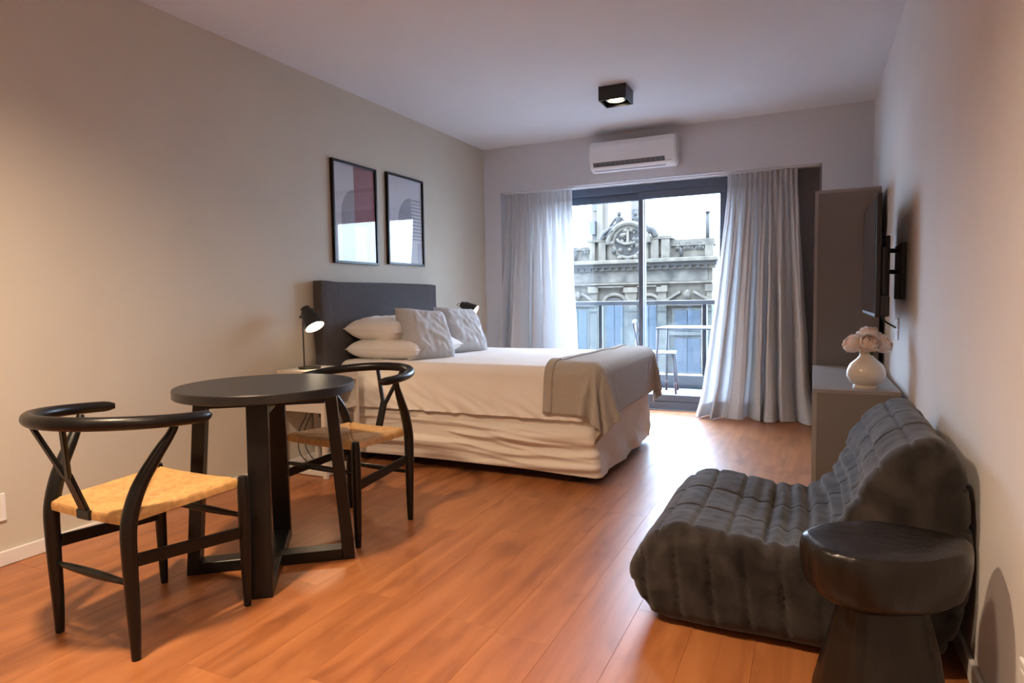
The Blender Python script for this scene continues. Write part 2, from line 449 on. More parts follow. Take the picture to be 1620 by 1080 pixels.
# street side of our own building, around the window
ow = bmesh.new()
box(ow, -8, WX0, 6.2125, 6.30, -12, 14); box(ow, WX1, 11, 6.2125, 6.30, -12, 14)
box(ow, WX0, WX1, 6.2125, 6.30, RTOP, 14); box(ow, WX0, WX1, 6.2125, 6.30, -12, -0.05)
S('wall_outer', ow, 'outer_wall')

# ------------------------------------------------------------------ curtains
def curtain(name, label, xt0, xt1, xb0, xb1, ztop, pleats, seed, puddle=0.0, flare=0.05):
    root = thing(name, label, 'curtain', ((xt0 + xt1) / 2, YB + 0.05, 0), 0, 'curtains at the sliding window')
    cx, cy = (xt0 + xt1) / 2, YB + 0.05
    hb = 0.10
    def fold(u, v):
        ph = u * pleats * 2 * pi
        top = 0.020 * sin(ph) + 0.006 * sin(2 * ph)
        m = u * 6.5 + 0.9 * nz(u * 3.1, seed) + v * 0.25 * nz(u * 4, seed + 9)
        big = 0.066 * sin(2 * pi * m + seed) + 0.022 * sin(2 * pi * m * 1.9 + seed * 2 + v)
        k = min(1, v * 1.5) ** 0.8
        return top * (1 - 0.75 * k) + big * k
    def surf(u, v):                      # v = 0 top (below heading) .. 1 hem
        k = v ** 1.15
        ub = u + 0.02 * sin(u * pleats * pi + seed) * v
        x_ = (xt0 + (xt1 - xt0) * u) * (1 - k) + (xb0 + (xb1 - xb0) * ub) * k
        y_ = cy + fold(u, v) - flare * k
        z_ = (ztop - hb) * (1 - v) + 0.006
        if puddle and v > 0.86:
            q = (v - 0.86) / 0.14
            y_ -= puddle * q * q * (0.55 + 0.45 * sin(u * 17 + seed))
            x_ += 0.05 * q * q * (u - 0.5)
            z_ += 0.03 * q * (1 - q) * 4 * (0.5 + 0.5 * sin(u * 23 + seed))
        x_ += 0.006 * nz(u * 9, v * 7, seed)
        return (x_ - cx, y_ - cy, z_)
    obj('drape', grid(220, 70, surf), 'curtain', root, True)
    def head(u, v):
        ph = u * pleats * 2 * pi
        pinch = 0.35 + 0.65 * abs(v - 0.5) * 2
        y_ = 0.024 * sin(ph) * (0.5 + 0.5 * pinch) - 0.004
        return (xt0 + (xt1 - xt0) * u - cx, y_, ztop - hb - 0.012 + (hb + 0.012) * v)
    obj('heading', grid(220, 10, head), 'curtain', root, True)
    def hem(u, v):
        a = Vector(surf(u, 0.945 + 0.055 * v)); return (a.x, a.y - 0.004, a.z + 0.001)
    obj('hem', grid(220, 4, hem), 'curtain', root, True)
    return root
curtain('curtain', 'white pleated curtain hanging behind the far side of the bed', 0.215, 0.925, 0.10, 1.02, 2.105, 15, 1.3, 0.02, 0.03)
curtain('curtain', 'white pleated curtain spreading onto the floor beside the tall taupe cabinet', 2.345, 2.90, 2.13, 3.05, 2.105, 14, 4.1, 0.09, 0.06)

# ------------------------------------------------------------------ balcony
BZ = 0.02
S('balcony_floor', B(-1.0, 4.4, 6.3005, 7.55, -0.2, BZ), 'balc')
S('balcony_threshold', B(WX0, WX1, 6.1505, 6.3, -0.05, 0.018), 'balc')
S('balcony_kerb', B(-1.0, 4.4, 7.36, 7.50, BZ + 0.0005, 0.17, bev=0.01), 'balc_white')
rail = thing('balcony_railing', 'glass balcony railing with pale metal top rail and slim posts', 'railing', (0, 7.40, 0.1705))
obj('top_rail', B(-1.0, 4.4, -0.025, 0.025, 0.80, 0.85, bev=0.006), 'balc_white', rail)
PX = [-0.55, 0.72, 1.93, 3.14]
for px_ in PX: obj('post', B(px_ - 0.022, px_ + 0.022, -0.02, 0.02, 0.0, 0.80, bev=0.004), 'post', rail)
for a, b in zip([-1.0] + PX, PX + [4.4]):
    obj('glass_panel', B(a + 0.03, b - 0.03, -0.005, 0.005, 0.03, 0.79), 'rail_glass', rail)

def metal_chair(label, loc, rz):
    t = thing('balcony_chair', label, 'chair', loc, rz, 'metal balcony chairs')
    obj('seat', B(-0.19, 0.19, -0.19, 0.19, 0.43, 0.447, bev=0.008), 'balc_white', t)
    for sx_ in (-1, 1):
        for sy_ in (-1, 1):
            top = Vector((0.17 * sx_, 0.17 * sy_, 0.43)); bot = Vector((0.20 * sx_, 0.20 * sy_, 0.0)); mid = bot.lerp(top, 0.3)
            l = obj('leg', tube([mid, top], 0.013, 8), 'mauve', t, True)
            obj('leg_tip', tube([bot, mid], [0.010, 0.013], 8), 'red_tip', l, True)
    hoop = smooth_path([(-0.17, -0.18, 0.44), (-0.175, -0.235, 0.70), (-0.16, -0.25, 0.775), (0, -0.255, 0.79), (0.16, -0.25, 0.775), (0.175, -0.235, 0.70), (0.17, -0.18, 0.44)])
    obj('back_hoop', tube(hoop, 0.011, 8), 'mauve', t, True)
    obj('back_slat', B(-0.06, 0.06, -0.246, -0.24, 0.45, 0.78, bev=0.002), 'balc_white', t)
    return t
metal_chair('metal balcony chair with its back towards the bed foot', (1.50, 6.98, BZ), radians(-82))
metal_chair('metal balcony chair pushed in half behind the right-hand curtain of the window', (2.27, 6.95, BZ), radians(95))
bt = thing('balcony_table', 'small square pale metal table between the two balcony chairs', 'table', (1.86, 6.90, BZ))
obj('table_top', B(-0.31, 0.31, -0.27, 0.27, 0.705, 0.725, bev=0.008), 'balc_white', bt)
for sx_ in (-1, 1):
    for sy_ in (-1, 1):
        top = Vector((0.29 * sx_, 0.25 * sy_, 0.705)); bot = Vector((0.31 * sx_, 0.27 * sy_, 0)); mid = bot.lerp(top, 0.16)
        l = obj('leg', tube([mid, top], 0.014, 8), 'mauve', bt, True); obj('leg_tip', tube([bot, mid], [0.012, 0.014], 8), 'red_tip', l, True)

# ------------------------------------------------------------------ opposite building
YF = 30.0
P30 = lambda px, py, Y=YF: at_depth(px, py, Y)
def X30(px, py=420): return P30(px, py).x
def Z30(py, px=1010): return P30(px, py).z
S('street_ground', B(-60, 60, 8.0, 120, -12.2, -12.0), 'street')
bld = thing('facade_building', 'old ornate stucco building with emblem gable, statues and cornice across the street', 'building', (0, YF, 0))
GZ = -12.0
xr = X30(1127); xl = X30(700)
zL, zM, zR = Z30(388), Z30(377), Z30(378, 1090)
zc0, zc1 = Z30(416), Z30(428)
def fb(name, x0, x1, d0, d1, z0, z1, m, par=bld, bev=0.0): return obj(name, B(x0, x1, -d1, -d0, z0, z1, bev=bev), m, par)
fb('wall', xl, xr, -12.0, 0, GZ, zc0, 'stone')
fb('parapet_wall', xl, xr, -0.8, 0, zc0, zL - 0.12, 'stone_pale')
fb('coping', xl, X30(935), -0.9, 0.10, zL - 0.12, zL, 'stone')
fb('coping', X30(1062), xr + 0.1, -0.9, 0.10, zL - 0.12, zR, 'stone')
# central raised block with the piers
fb('attic_block', X30(935), X30(1062), -0.7, 0.12, zc0, zM - 0.10, 'stone_pale')
fb('attic_cornice', X30(932), X30(970), -0.8, 0.32, zM - 0.10, zM + 0.04, 'stone')
fb('attic_cornice', X30(1020), X30(1065), -0.8, 0.32, zM - 0.10, zM + 0.04, 'stone')
for a, b in ((936, 944), (950, 961), (1032, 1044), (1048, 1061)):
    fb('pier', X30(a), X30(b), 0.12, 0.30, zc0 + 0.1, zM - 0.11, 'stone_pale')
for a in (963, 1026): fb('pier_panel', X30(a), X30(a + 6), 0.12, 0.2, zc0 + 0.2, zM - 0.3, 'stone')
# clock gable
ccx, ccz = X30(997), Z30(386, 997)
R1 = (X30(1024) - X30(970)) / 2
def arch_poly(r, n=28, base=-0.75):
    return [(r * cos(a), r * sin(a)) for a in [pi * k / n for k in range(n + 1)]] + [(-r, base), (r, base)]
def at(poly): return [(ccx + a, ccz + b) for a, b in poly]
obj('emblem_gable', prism(at(arch_poly(R1 * 1.12)), -0.30, 0.5), 'stone_pale', bld)
arch = [(ccx + R1 * 1.15 * cos(a), -0.40, ccz + R1 * 1.15 * sin(a)) for a in [pi * (k / 24) for k in range(25)]]
obj('gable_moulding', tube(arch, 0.13, 8), 'stone', bld, 40)
ring = [(ccx + R1 * 0.86 * cos(a), -0.34, ccz + 0.05 + R1 * 0.86 * sin(a)) for a in [2 * pi * k / 32 for k in range(33)]]
obj('emblem_ring', tube(ring, 0.09, 8), 'stone', bld, 40)
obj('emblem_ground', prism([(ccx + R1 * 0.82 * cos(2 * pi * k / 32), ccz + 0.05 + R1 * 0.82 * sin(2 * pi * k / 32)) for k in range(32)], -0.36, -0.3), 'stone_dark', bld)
rn = random.Random(5)
for k in range(26):
    a, rr_ = rn.random() * 2 * pi, R1 * 0.72 * sqrt(rn.random())
    z_ = rn.uniform(0.05, 0.16)
    obj('emblem_carving', lathe([(0.01, -z_), (z_ * 0.8, -z_ * 0.4), (z_, z_ * 0.3), (0.01, z_)], 7, c=(ccx + rr_ * cos(a), -0.38, ccz + 0.05 + rr_ * sin(a))), ('stone', 'stone_pale', 'stone_dark')[k % 3], bld, True)
fb('emblem_staff', ccx - 0.06, ccx + 0.06, 0.36, 0.46, ccz + 0.02, ccz + R1 * 0.80, 'stone_pale')
obj('emblem_bow', tube([(ccx + 0.62 * R1 * cos(a), -0.42, ccz + 0.30 * R1 + 0.32 * R1 * sin(a)) for a in [pi + pi * k / 14 for k in range(15)]], 0.07, 8), 'stone_pale', bld, True)
for k in range(7):     # carved knots around the clock
    a = pi * (0.98 + k * 0.172)
    obj('carving', lathe([(0.02, -0.12), (0.12, -0.05), (0.13, 0.05), (0.02, 0.12)], 8, c=(ccx + R1 * 0.92 * cos(a), -0.40, ccz + R1 * 0.92 * sin(a))), 'stone_dark' if k % 2 else 'stone', bld, True)
for sd in (-1, 1):     # scroll shoulders
    pts = smooth_path([(ccx + sd * R1 * 1.55, -0.25, zM + 0.02), (ccx + sd * R1 * 1.35, -0.25, zM + 0.30), (ccx + sd * R1 * 1.02, -0.25, ccz + R1 * 0.80), (ccx + sd * R1 * 0.75, -0.25, ccz + R1 * 1.12)])
    obj('scroll', tube(pts, 0.16, 8), 'stone_dark', bld, True)
def statue(px, sd, sc):
    o = P30(px, 362); c = Vector((o.x, -0.25, o.z))
    bm = bmesh.new()
    q = lambda *a: [(c.x + sd * p_[0] * sc, c.y + p_[1] * sc, c.z + p_[2] * sc) for p_ in a]
    tube(q((0, 0, -0.12), (0.0, 0, 0.1), (0.02, 0, 0.35), (0.05, 0, 0.58), (0.06, 0, 0.66)), [0.20 * sc, 0.19 * sc, 0.15 * sc, 0.20 * sc, 0.07 * sc], 8, bm)
    tube(q((0.06, 0, 0.62), (0.07, -0.02, 0.72), (0.08, -0.03, 0.83), (0.08, -0.02, 0.92)), [0.06 * sc, 0.10 * sc, 0.11 * sc, 0.05 * sc], 8, bm)
    tube(q((-0.13, 0, 0.56), (-0.30, -0.05, 0.32), (-0.52, 0, 0.02)), [0.08 * sc, 0.06 * sc, 0.05 * sc], 8, bm)
    tube(q((0.22, 0, 0.56), (0.38, -0.05, 0.30), (0.46, 0, 0.02)), [0.08 * sc, 0.06 * sc, 0.05 * sc], 8, bm)
    tube(q((-0.05, -0.05, -0.02), (-0.40, -0.2, -0.02), (-0.75, -0.15, -0.30)), [0.15 * sc, 0.12 * sc, 0.07 * sc], 8, bm)
    tube(q((0.05, -0.05, -0.05), (-0.30, -0.25, -0.15), (-0.62, -0.2, -0.50)), [0.15 * sc, 0.11 * sc, 0.07 * sc], 8, bm)
    obj('statue', bm, 'stone_dark', bld, True)
statue(980, 1, 0.86); statue(1010, -1, 0.86)
# relief panels of the parapet
def rosette(x_, z_, r, m='stone', d=0.05):
    for k in range(6):
        a = k * pi / 3
        obj('carving', lathe([(0.01, 0), (0.05, 0.03), (0.05, 0.07), (0.01, 0.1)], 6, c=(x_ + r * cos(a), -d, z_ + r * sin(a) - 0.05)), m, bld, True)
for (a, b) in ((1068, 1078), (1081, 1097), (1100, 1114), (905, 915), (918, 932)):
    fb('relief_panel', X30(a), X30(b), 0.0, 0.06, Z30(398), Z30(386.5), 'stone')
    rosette((X30(a) + X30(b)) / 2, Z30(392), 0.13, 'stone_dark', 0.07)
    fb('relief_bar', X30(a) + 0.05, X30(b) - 0.05, 0.06, 0.11, Z30(398), Z30(397), 'stone_dark')
fb('corner_pier', X30(1116), xr + 0.05, 0, 0.16, zc0, zL - 0.13, 'stone_pale')
# main cornice
fb('cornice', xl, xr + 0.30, -0.2, 0.55, zc0 - 0.02, zc0 + 0.16, 'stone_pale', bev=0.03)
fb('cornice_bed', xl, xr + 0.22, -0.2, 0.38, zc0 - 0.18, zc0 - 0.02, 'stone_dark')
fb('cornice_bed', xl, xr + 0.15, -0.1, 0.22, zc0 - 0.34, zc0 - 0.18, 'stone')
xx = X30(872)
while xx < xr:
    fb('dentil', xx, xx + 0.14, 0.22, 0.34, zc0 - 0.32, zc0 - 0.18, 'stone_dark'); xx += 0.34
for px_ in (912, 992, 1078): obj('spout', lathe([(0.07, 0), (0.07, 0.3), (0.04, 0.4)], 8, c=(X30(px_), -0.12, Z30(409))), 'stone_dark', bld, True)
# frieze, string courses
fb('frieze', xl, X30(1120), 0, 0.06, Z30(446), zc0 - 0.36, 'frieze')
fb('string_course', xl, xr, 0, 0.20, Z30(449.5), Z30(446.5), 'stone_pale')
fb('string_course', X30(946), X30(1048), 0.0, 0.26, Z30(454), Z30(451.5), 'stone')
# pilasters with capitals
for (a, b) in ((934, 946), (990, 1008), (1042, 1055), (1119, 1127)):
    zt = Z30(452)
    fb('pilaster', X30(a), X30(b), 0, 0.16, GZ, zt, 'stone_pale')
    fb('capital', X30(a) - 0.06, X30(b) + 0.06, 0, 0.26, zt - 0.30, zt, 'stone')
    fb('capital', X30(a) - 0.03, X30(b) + 0.03, 0, 0.22, Z30(492), Z30(488), 'stone')
# windows
def fwin(a, b, top, bot, arch_=False, ped=False):
    x0, x1, z1, z0 = X30(a), X30(b), Z30(top), Z30(bot)
    w = fb('window', x0 - 0.10, x1 + 0.10, 0, 0.14, z0 - 0.1, z1 + 0.10, 'stone_pale')
    n = 2
    for k in range(n):
        xa = x0 + (x1 - x0) * k / n; xb = x0 + (x1 - x0) * (k + 1) / n
        obj('shutter', B(xa + 0.015, xb - 0.015, -0.20, -0.141, z0, z1), 'shutter', w)
    fb('window_sill', x0 - 0.2, x1 + 0.2, 0.14, 0.3, z0 - 0.2, z0 - 0.05, 'stone')
    if arch_:
        cx, r = (x0 + x1) / 2, (x1 - x0) / 2
        obj('arch_head', prism([(cx + r * cos(pi * k / 16), z1 + 0.1 + 0.55 * r * sin(pi * k / 16)) for k in range(17)], -0.19, -0.02), 'stone_dark', w)
        obj('arch_moulding', tube([(cx + (r + .1) * cos(pi * k / 16), -0.15, z1 + 0.1 + (0.6 * r + .12) * sin(pi * k / 16)) for k in range(17)], 0.09, 8), 'stone', w, True)
    if ped:
        cx, hw = (x0 + x1) / 2, (x1 - x0) / 2 + 0.45
        zb = z1 + 0.35; hgt = 0.62
        fb('pediment', cx - hw, cx + hw, 0, 0.30, zb - 0.12, zb, 'stone_pale')
        obj('tympanum', prism([(cx - hw, zb), (cx + hw, zb), (cx, zb + hgt)], -0.12, 0.0), 'stone_pale', bld)
        for sd in (-1, 1):
            pr_ = [(cx + sd * hw, zb), (cx + sd * hw * 0.28, zb + hgt * 0.72), (cx + sd * hw * 0.28, zb + hgt * 0.90), (cx + sd * hw * 1.06, zb + 0.10)]
            obj('raking_cornice', prism(pr_, -0.40, -0.10), 'stone', bld)
            obj('painted_raking_shadow', prism([(cx + sd * hw * .9, zb + .01), (cx + sd * hw * 0.28, zb + hgt * 0.60), (cx + sd * hw * 0.28, zb + hgt * 0.68), (cx + sd * hw * .97, zb + .02)], -0.16, -0.10), 'stone_dark', bld)  # solid dark strip painting the shade under the raking cornice
        obj('carving', lathe([(0.02, -0.2), (0.16, -0.1), (0.18, 0.05), (0.05, 0.25)], 8, c=(cx, -0.25, zb + hgt * 0.55)), 'stone', bld, True)
fwin(902, 930, 491, 590, ped=True)
fwin(960, 987, 481, 590, arch_=True)
fwin(1016, 1040, 481, 590, arch_=True)
fwin(1068, 1110, 491, 522, ped=True)
fwin(1068, 1110, 534, 590)
fwin(850, 878, 491, 590)
for (px_, py_) in ((983, 459.5), (993, 459.5), (1000, 459.5)): rosette(X30(px_), Z30(py_), 0.10, 'stone', 0.03)
# parapet carving spread on the attic
for (px_, py_) in ((1052, 402), (1046, 408), (975, 405)): rosette(X30(px_), Z30(py_), 0.12, 'stone_dark', 0.14)

pole = thing('roof_pole', 'dark upright pole on the roof of the ornate building', 'pole', (X30(1117), YF + 0.4, zR))
pole.location.z = zL - 0.12
hp = Z30(335, 1117) - zL + 0.12
obj('shaft', tube([(0, 0, 0), (0, 0, hp)], [0.10, 0.08], 10), 'stone_dark', pole, True)
obj('cap', lathe([(0.12, 0), (0.13, 0.06), (0.05, 0.1)], 10, c=(0, 0, hp)), 'stone_dark', pole, True)

YT = 60.0
tw = thing('tower_block', 'pale concrete tower rising behind the ornate building', 'building', (0, YT, 0))
a0, a1 = at_depth(936, 340, YT), at_depth(962, 340, YT)
obj('wall', B(a0.x, a1.x, 0, 6, GZ, 16.5), 'tower', tw)
am = at_depth(949, 340, YT).x
obj('pilaster', B(am - 0.2, am + 0.35, -0.4, 0, GZ, 16.5), 'tower', tw)
for k in range(9):
    zz = 4.0 + k * 1.35
    obj('window', B(a0.x + 0.2, a0.x + 0.7, -0.08, 0.0, zz, zz + 0.55), 'tower_dark', tw)
q0, q1 = at_depth(937, 372, YT), at_depth(945, 351, YT)
obj('equipment_box', B(q0.x, q1.x, -0.9, -0.1, q0.z, q1.z), 'tower_dark', tw)
tb = thing('apartment_block', 'white apartment block with a gridded window behind the statues', 'building', (0, 70, 0))
c0, c1 = at_depth(998, 340, 70), at_depth(1012, 340, 70)
obj('wall', B(c0.x, c1.x, 0, 6, GZ, 19), 'tower', tb)
for i in range(2):
    for j in range(2):
        d0 = at_depth(999 + i * 5, 345 - j * 8, 70); d1 = at_depth(1002.6 + i * 5, 339 - j * 8, 70)
        obj('window', B(d0.x, d1.x, -0.1, 0.0, d0.z, d1.z), 'tower_dark', tb)

# ------------------------------------------------------------------ bed
BX0, BX1, BY0, BY1, BTOP, BSEAM = 0.115, 1.94, 3.395, 4.70, 0.675, 0.375
bed = thing('bed', 'double bed with charcoal slipcovered headboard, ivory cover and skirt', 'bed', (1.0, 4.05, 0))
OX, OY = 1.0, 4.05
obj('base_box', B(BX0 + 0.05 - OX, BX1 - 0.04 - OX, BY0 + 0.035 - OY, BY1 - 0.04 - OY, 0.055, BSEAM - 0.01), 'dark_base', bed)
for lx in (BX0 + 0.15, BX1 - 0.14):
    for ly in (BY0 + 0.12, BY1 - 0.12):
        obj('leg', lathe([(0.028, 0), (0.03, 0.01), (0.026, 0.0545)], 14, c=(lx - OX, ly - OY, 0)), 'dark_base', bed, 40)
def rrect(s, x0, x1, y0, y1, r):
    """near side -> foot -> far side path, s 0..1; returns point, outward normal"""
    L1 = x1 - x0 - r; La = pi * r / 2; L2 = y1 - y0 - 2 * r
    T = L1 * 2 + La * 2 + L2; d = s * T
    if d < L1: return x0 + d, y0, 0, -1
    d -= L1
    if d < La: a = d / r; return x1 - r + r * sin(a), y0 + r - r * cos(a), sin(a), -cos(a)
    d -= La
    if d < L2: return x1, y0 + r + d, 1, 0
    d -= L2
    if d < La: a = d / r; return x1 - r + r * cos(a), y1 - r + r * sin(a), cos(a), sin(a)
    d -= La
    return x1 - r - d, y1, 0, 1
def skirt(u, v):       # v 0 bottom .. 1 seam
    x_, y_, nx, ny = rrect(u, BX0, BX1, BY0, BY1, 0.05)
    s = u * 5.0
    z_ = 0.055 + (BSEAM + 0.015 - 0.055) * v + 0.012 * sin(u * 9) * (1 - v)
    near = max(0.0, -ny); foot = max(0.0, nx)
    sag = max(0.0, nz(s * 0.9 + 3, v * 6.5 + 0.7 * sin(s * 1.9), 2.0) + 0.15) + 0.6 * max(0.0, nz(s * 2.0, v * 11 - 1.2 * sin(s * 2.6), 5.0))
    d = -0.008 + 0.060 * near * sag * sin(pi * min(1, v * 1.04)) ** 0.5
    d += foot * (0.010 * sin(s * 14 + v * 5 + 2 * nz(s * 4, v * 3)) * (1 - v) + 0.008 * nz(s * 9, v * 6))
    d += 0.012 * nz(s * 3.2, v * 2.2, 3.0) + 0.018 * (1 - v) * (near * 0.4 + foot)
    return (x_ + nx * d - OX, y_ + ny * d - OY, z_)
obj('bed_skirt', grid(420, 60, skirt), 'skirt', bed, True)
def mattress(u, v):
    # closed rounded slab; u around, v from seam up over the edge to the centre line
    r = 0.07
    a0 = u * 4.0
    # perimeter of the full rectangle, corner radius .09
    def per(t):
        x0, x1, y0, y1, rc = BX0 - 0.02, BX1 + 0.005, BY0 - 0.005, BY1 + 0.005, 0.08
        A = x1 - x0 - 2 * rc; C_ = y1 - y0 - 2 * rc; q = pi * rc / 2
        T = 2 * A + 2 * C_ + 4 * q; d = (t % 1) * T
        for (cx, cy, dx, dy, L, a1) in ((x0 + rc, y0, 1, 0, A, -90), (x1, y0 + rc, 0, 1, C_, 0), (x1 - rc, y1, -1, 0, A, 90), (x0, y1 - rc, 0, -1, C_, 180)):
            if d < L: return cx + dx * d, cy + dy * d, dy, -dx
            d -= L
            if d < q:
                th = radians(a1) + d / rc
                ex, ey = cx + dx * L, cy + dy * L
                ccx_, ccy_ = ex - rc * dy, ey + rc * dx
                return ccx_ + rc * cos(th), ccy_ + rc * sin(th), cos(th), sin(th)
            d -= q
        return x0 + rc, y0, 0, -1
    x_, y_, nx, ny = per(u)
    zs = BSEAM; H = BTOP - zs
    if v < 0.45:
        k = v / 0.45
        z_ = zs + (H - r) * k
        w = 0.020 * (1 - k) ** 2 + 0.006 * sin(k * pi) + 0.011 * nz(x_ * 9 + y_ * 7 + k * 3.0, k * 1.5) * (1.1 - k) + 0.016 * nz(x_ * 20 + y_ * 20 + k * 8, k * 2) * max(0, 0.85 - k) + 0.005 * sin((x_ + y_) * 70 + k * 6) * max(0, 0.4 - k) * (0.5 + nz(x_ * 4, y_ * 4))
        return (x_ + nx * w - OX, y_ + ny * w - OY, z_)
    if v < 0.75:
        a = (v - 0.45) / 0.30 * pi / 2
        ins = r * (1 - cos(a)); z_ = BTOP - r + r * sin(a)
        return (x_ - nx * ins - OX, y_ - ny * ins - OY, z_)
    k = (v - 0.75) / 0.25
    xi, yi = x_ - nx * r, y_ - ny * r
    cx_ = min(max(xi, BX0 + 0.7), BX1 - 0.7); cy_ = (BY0 + BY1) / 2
    xx_, yy_ = xi + (cx_ - xi) * k, yi + (cy_ - yi) * k
    return (xx_ - OX, yy_ - OY, BTOP + 0.006 * nz(xx_ * 3, yy_ * 3) * sin(k * pi / 2))
obj('mattress', grid(360, 40, mattress, True), 'sheet', bed, True)
# headboard: padded panel in a loose slipcover
def hb(u, v):
    y0, y1, z1, th = 3.285, 4.705, 1.20, 0.085
    a = 2 * pi * u
    # superellipse outline in (x thickness, y) swept up to the top
    ex = 0.18
    cxs = abs(cos(a)) ** ex * (1 if cos(a) >= 0 else -1); cys = abs(sin(a)) ** (0.06) * (1 if sin(a) >= 0 else -1)
    k = 1.0; zc = min(v / 0.94, 1.0)
    if v > 0.94: k = max(0.0, 1 - ((v - 0.94) / 0.06) ** 1.0)
    y_ = (y0 + y1) / 2 + cys * (y1 - y0) / 2 * (1 if v <= 0.94 else 1 - 0.01 * (1 - k))
    x_ = 0.058 + cxs * th / 2 * (k if v > 0.94 else 1)
    z_ = 0.30 + (z1 - 0.30) * zc + (0.012 * (1 - (1 - k) ** 2) * 0 if v > 0.94 else 0)
    w = 0.007 * nz(y_ * 7, z_ * 5) + 0.006 * sin(y_ * 60 + 3 * z_) * exp(-((z_ - 1.05) / 0.12) ** 2) * max(0, nz(y_ * 3, 1.0) + 0.2)
    z_ += 0.018 * nz(y_ * 2.6, 7.0) * zc
    return (x_ + (w if cxs > 0 else 0) - OX, y_ - OY, z_)
obj('headboard', grid(240, 50, hb, True), 'headboard', bed, True)

# pillows and cushions
def pillow(name, label, cat, size, mtx, m, seed, group=None, sq=0.5, puff=1.0, seam=True):
    lx, ly, lz = size
    bm_v, bm_f = [], []
    def side(sgn):
        def fn(u, v):
            a, b = u * 2 - 1, v * 2 - 1
            # pull edges in between corners
            px_ = a * (1 - 0.07 * (1 - b * b) * abs(a) ** 3) ; py_ = b * (1 - 0.07 * (1 - a * a) * abs(b) ** 3)
            h = ((1 - a ** 4) * (1 - b ** 4)) 
            h = max(h, 0) ** sq
            w = 0.16 * nz(a * 2.2 + seed, b * 2.2, sgn) + 0.09 * nz(a * 5 + 2 * nz(b * 3, seed), b * 5 + seed, sgn) + 0.05 * sin(9 * a + 4 * b + 3 * nz(a * 3, b * 3, seed)) * abs(a * b)
            return (px_ * lx / 2, py_ * ly / 2, sgn * lz / 2 * h * (puff + w))
        return fn
    V1, F1 = grid(48, 48, side(1)); V2, F2 = grid(48, 48, side(-1))
    n = len(V1)
    bm = bmesh.new()
    vv = [bm.verts.new(v) for v in V1 + V2]
    for f in F1: bm.faces.new([vv[i] for i in f])
    for f in F2: bm.faces.new([vv[i + n] for i in f][::-1])
    bmesh.ops.remove_doubles(bm, verts=bm.verts, dist=1e-4)
    o = obj(name, bm, m, None, True)
    o.matrix_world = mtx
    tag(o, label, cat, group)
    if seam:
        ed = []
        for k in range(121):
            t = k / 120 * 4; q = int(t) % 4; f = (t % 1) * 2 - 1
            a, b = [(f, -1), (1, f), (-f, 1), (-1, -f)][q]
            ed.append((a * (1 - 0.07 * (1 - b * b) * abs(a) ** 3) * lx / 2, b * (1 - 0.07 * (1 - a * a) * abs(b) ** 3) * ly / 2, 0))
        obj('piping', tube(ed, 0.0035, 6), m, o, True)
    return o
Rz = lambda d: Matrix.Rotation(radians(d), 4, 'Z'); Ry = lambda d: Matrix.Rotation(radians(d), 4, 'Y'); Rx = lambda d: Matrix.Rotation(radians(d), 4, 'X')
T = lambda *a: Matrix.Translation(Vector(a))
pillow('pillow', 'white pillow lying flat on the mattress, under the other pillow', 'pillow', (0.56, 0.66, 0.165), T(0.405, 3.79, 0.742) @ Rz(2), 'pillow', 1.0, 'white bed pillows', 0.42)
pillow('pillow', 'plump white pillow lying on top of another pillow against headboard', 'pillow', (0.44, 0.60, 0.18), T(0.335, 3.77, 0.870) @ Rz(-2) @ Ry(3), 'pillow', 2.0, 'white bed pillows', 0.5)
pillow('cushion', 'pale grey square cushion leaning against the stacked white pillows', 'cushion', (0.40, 0.40, 0.19), T(0.615, 3.72, 0.825) @ Rz(-16) @ Ry(62) @ Rz(-6), 'cushion', 3.0, 'pale grey cushions on the bed')
pillow('cushion', 'pale grey square cushion leaning on the window side of the bed', 'cushion', (0.40, 0.40, 0.19), T(0.575, 4.28, 0.825) @ Rz(-16) @ Ry(60) @ Rz(-5), 'cushion', 4.0, 'pale grey cushions on the bed')

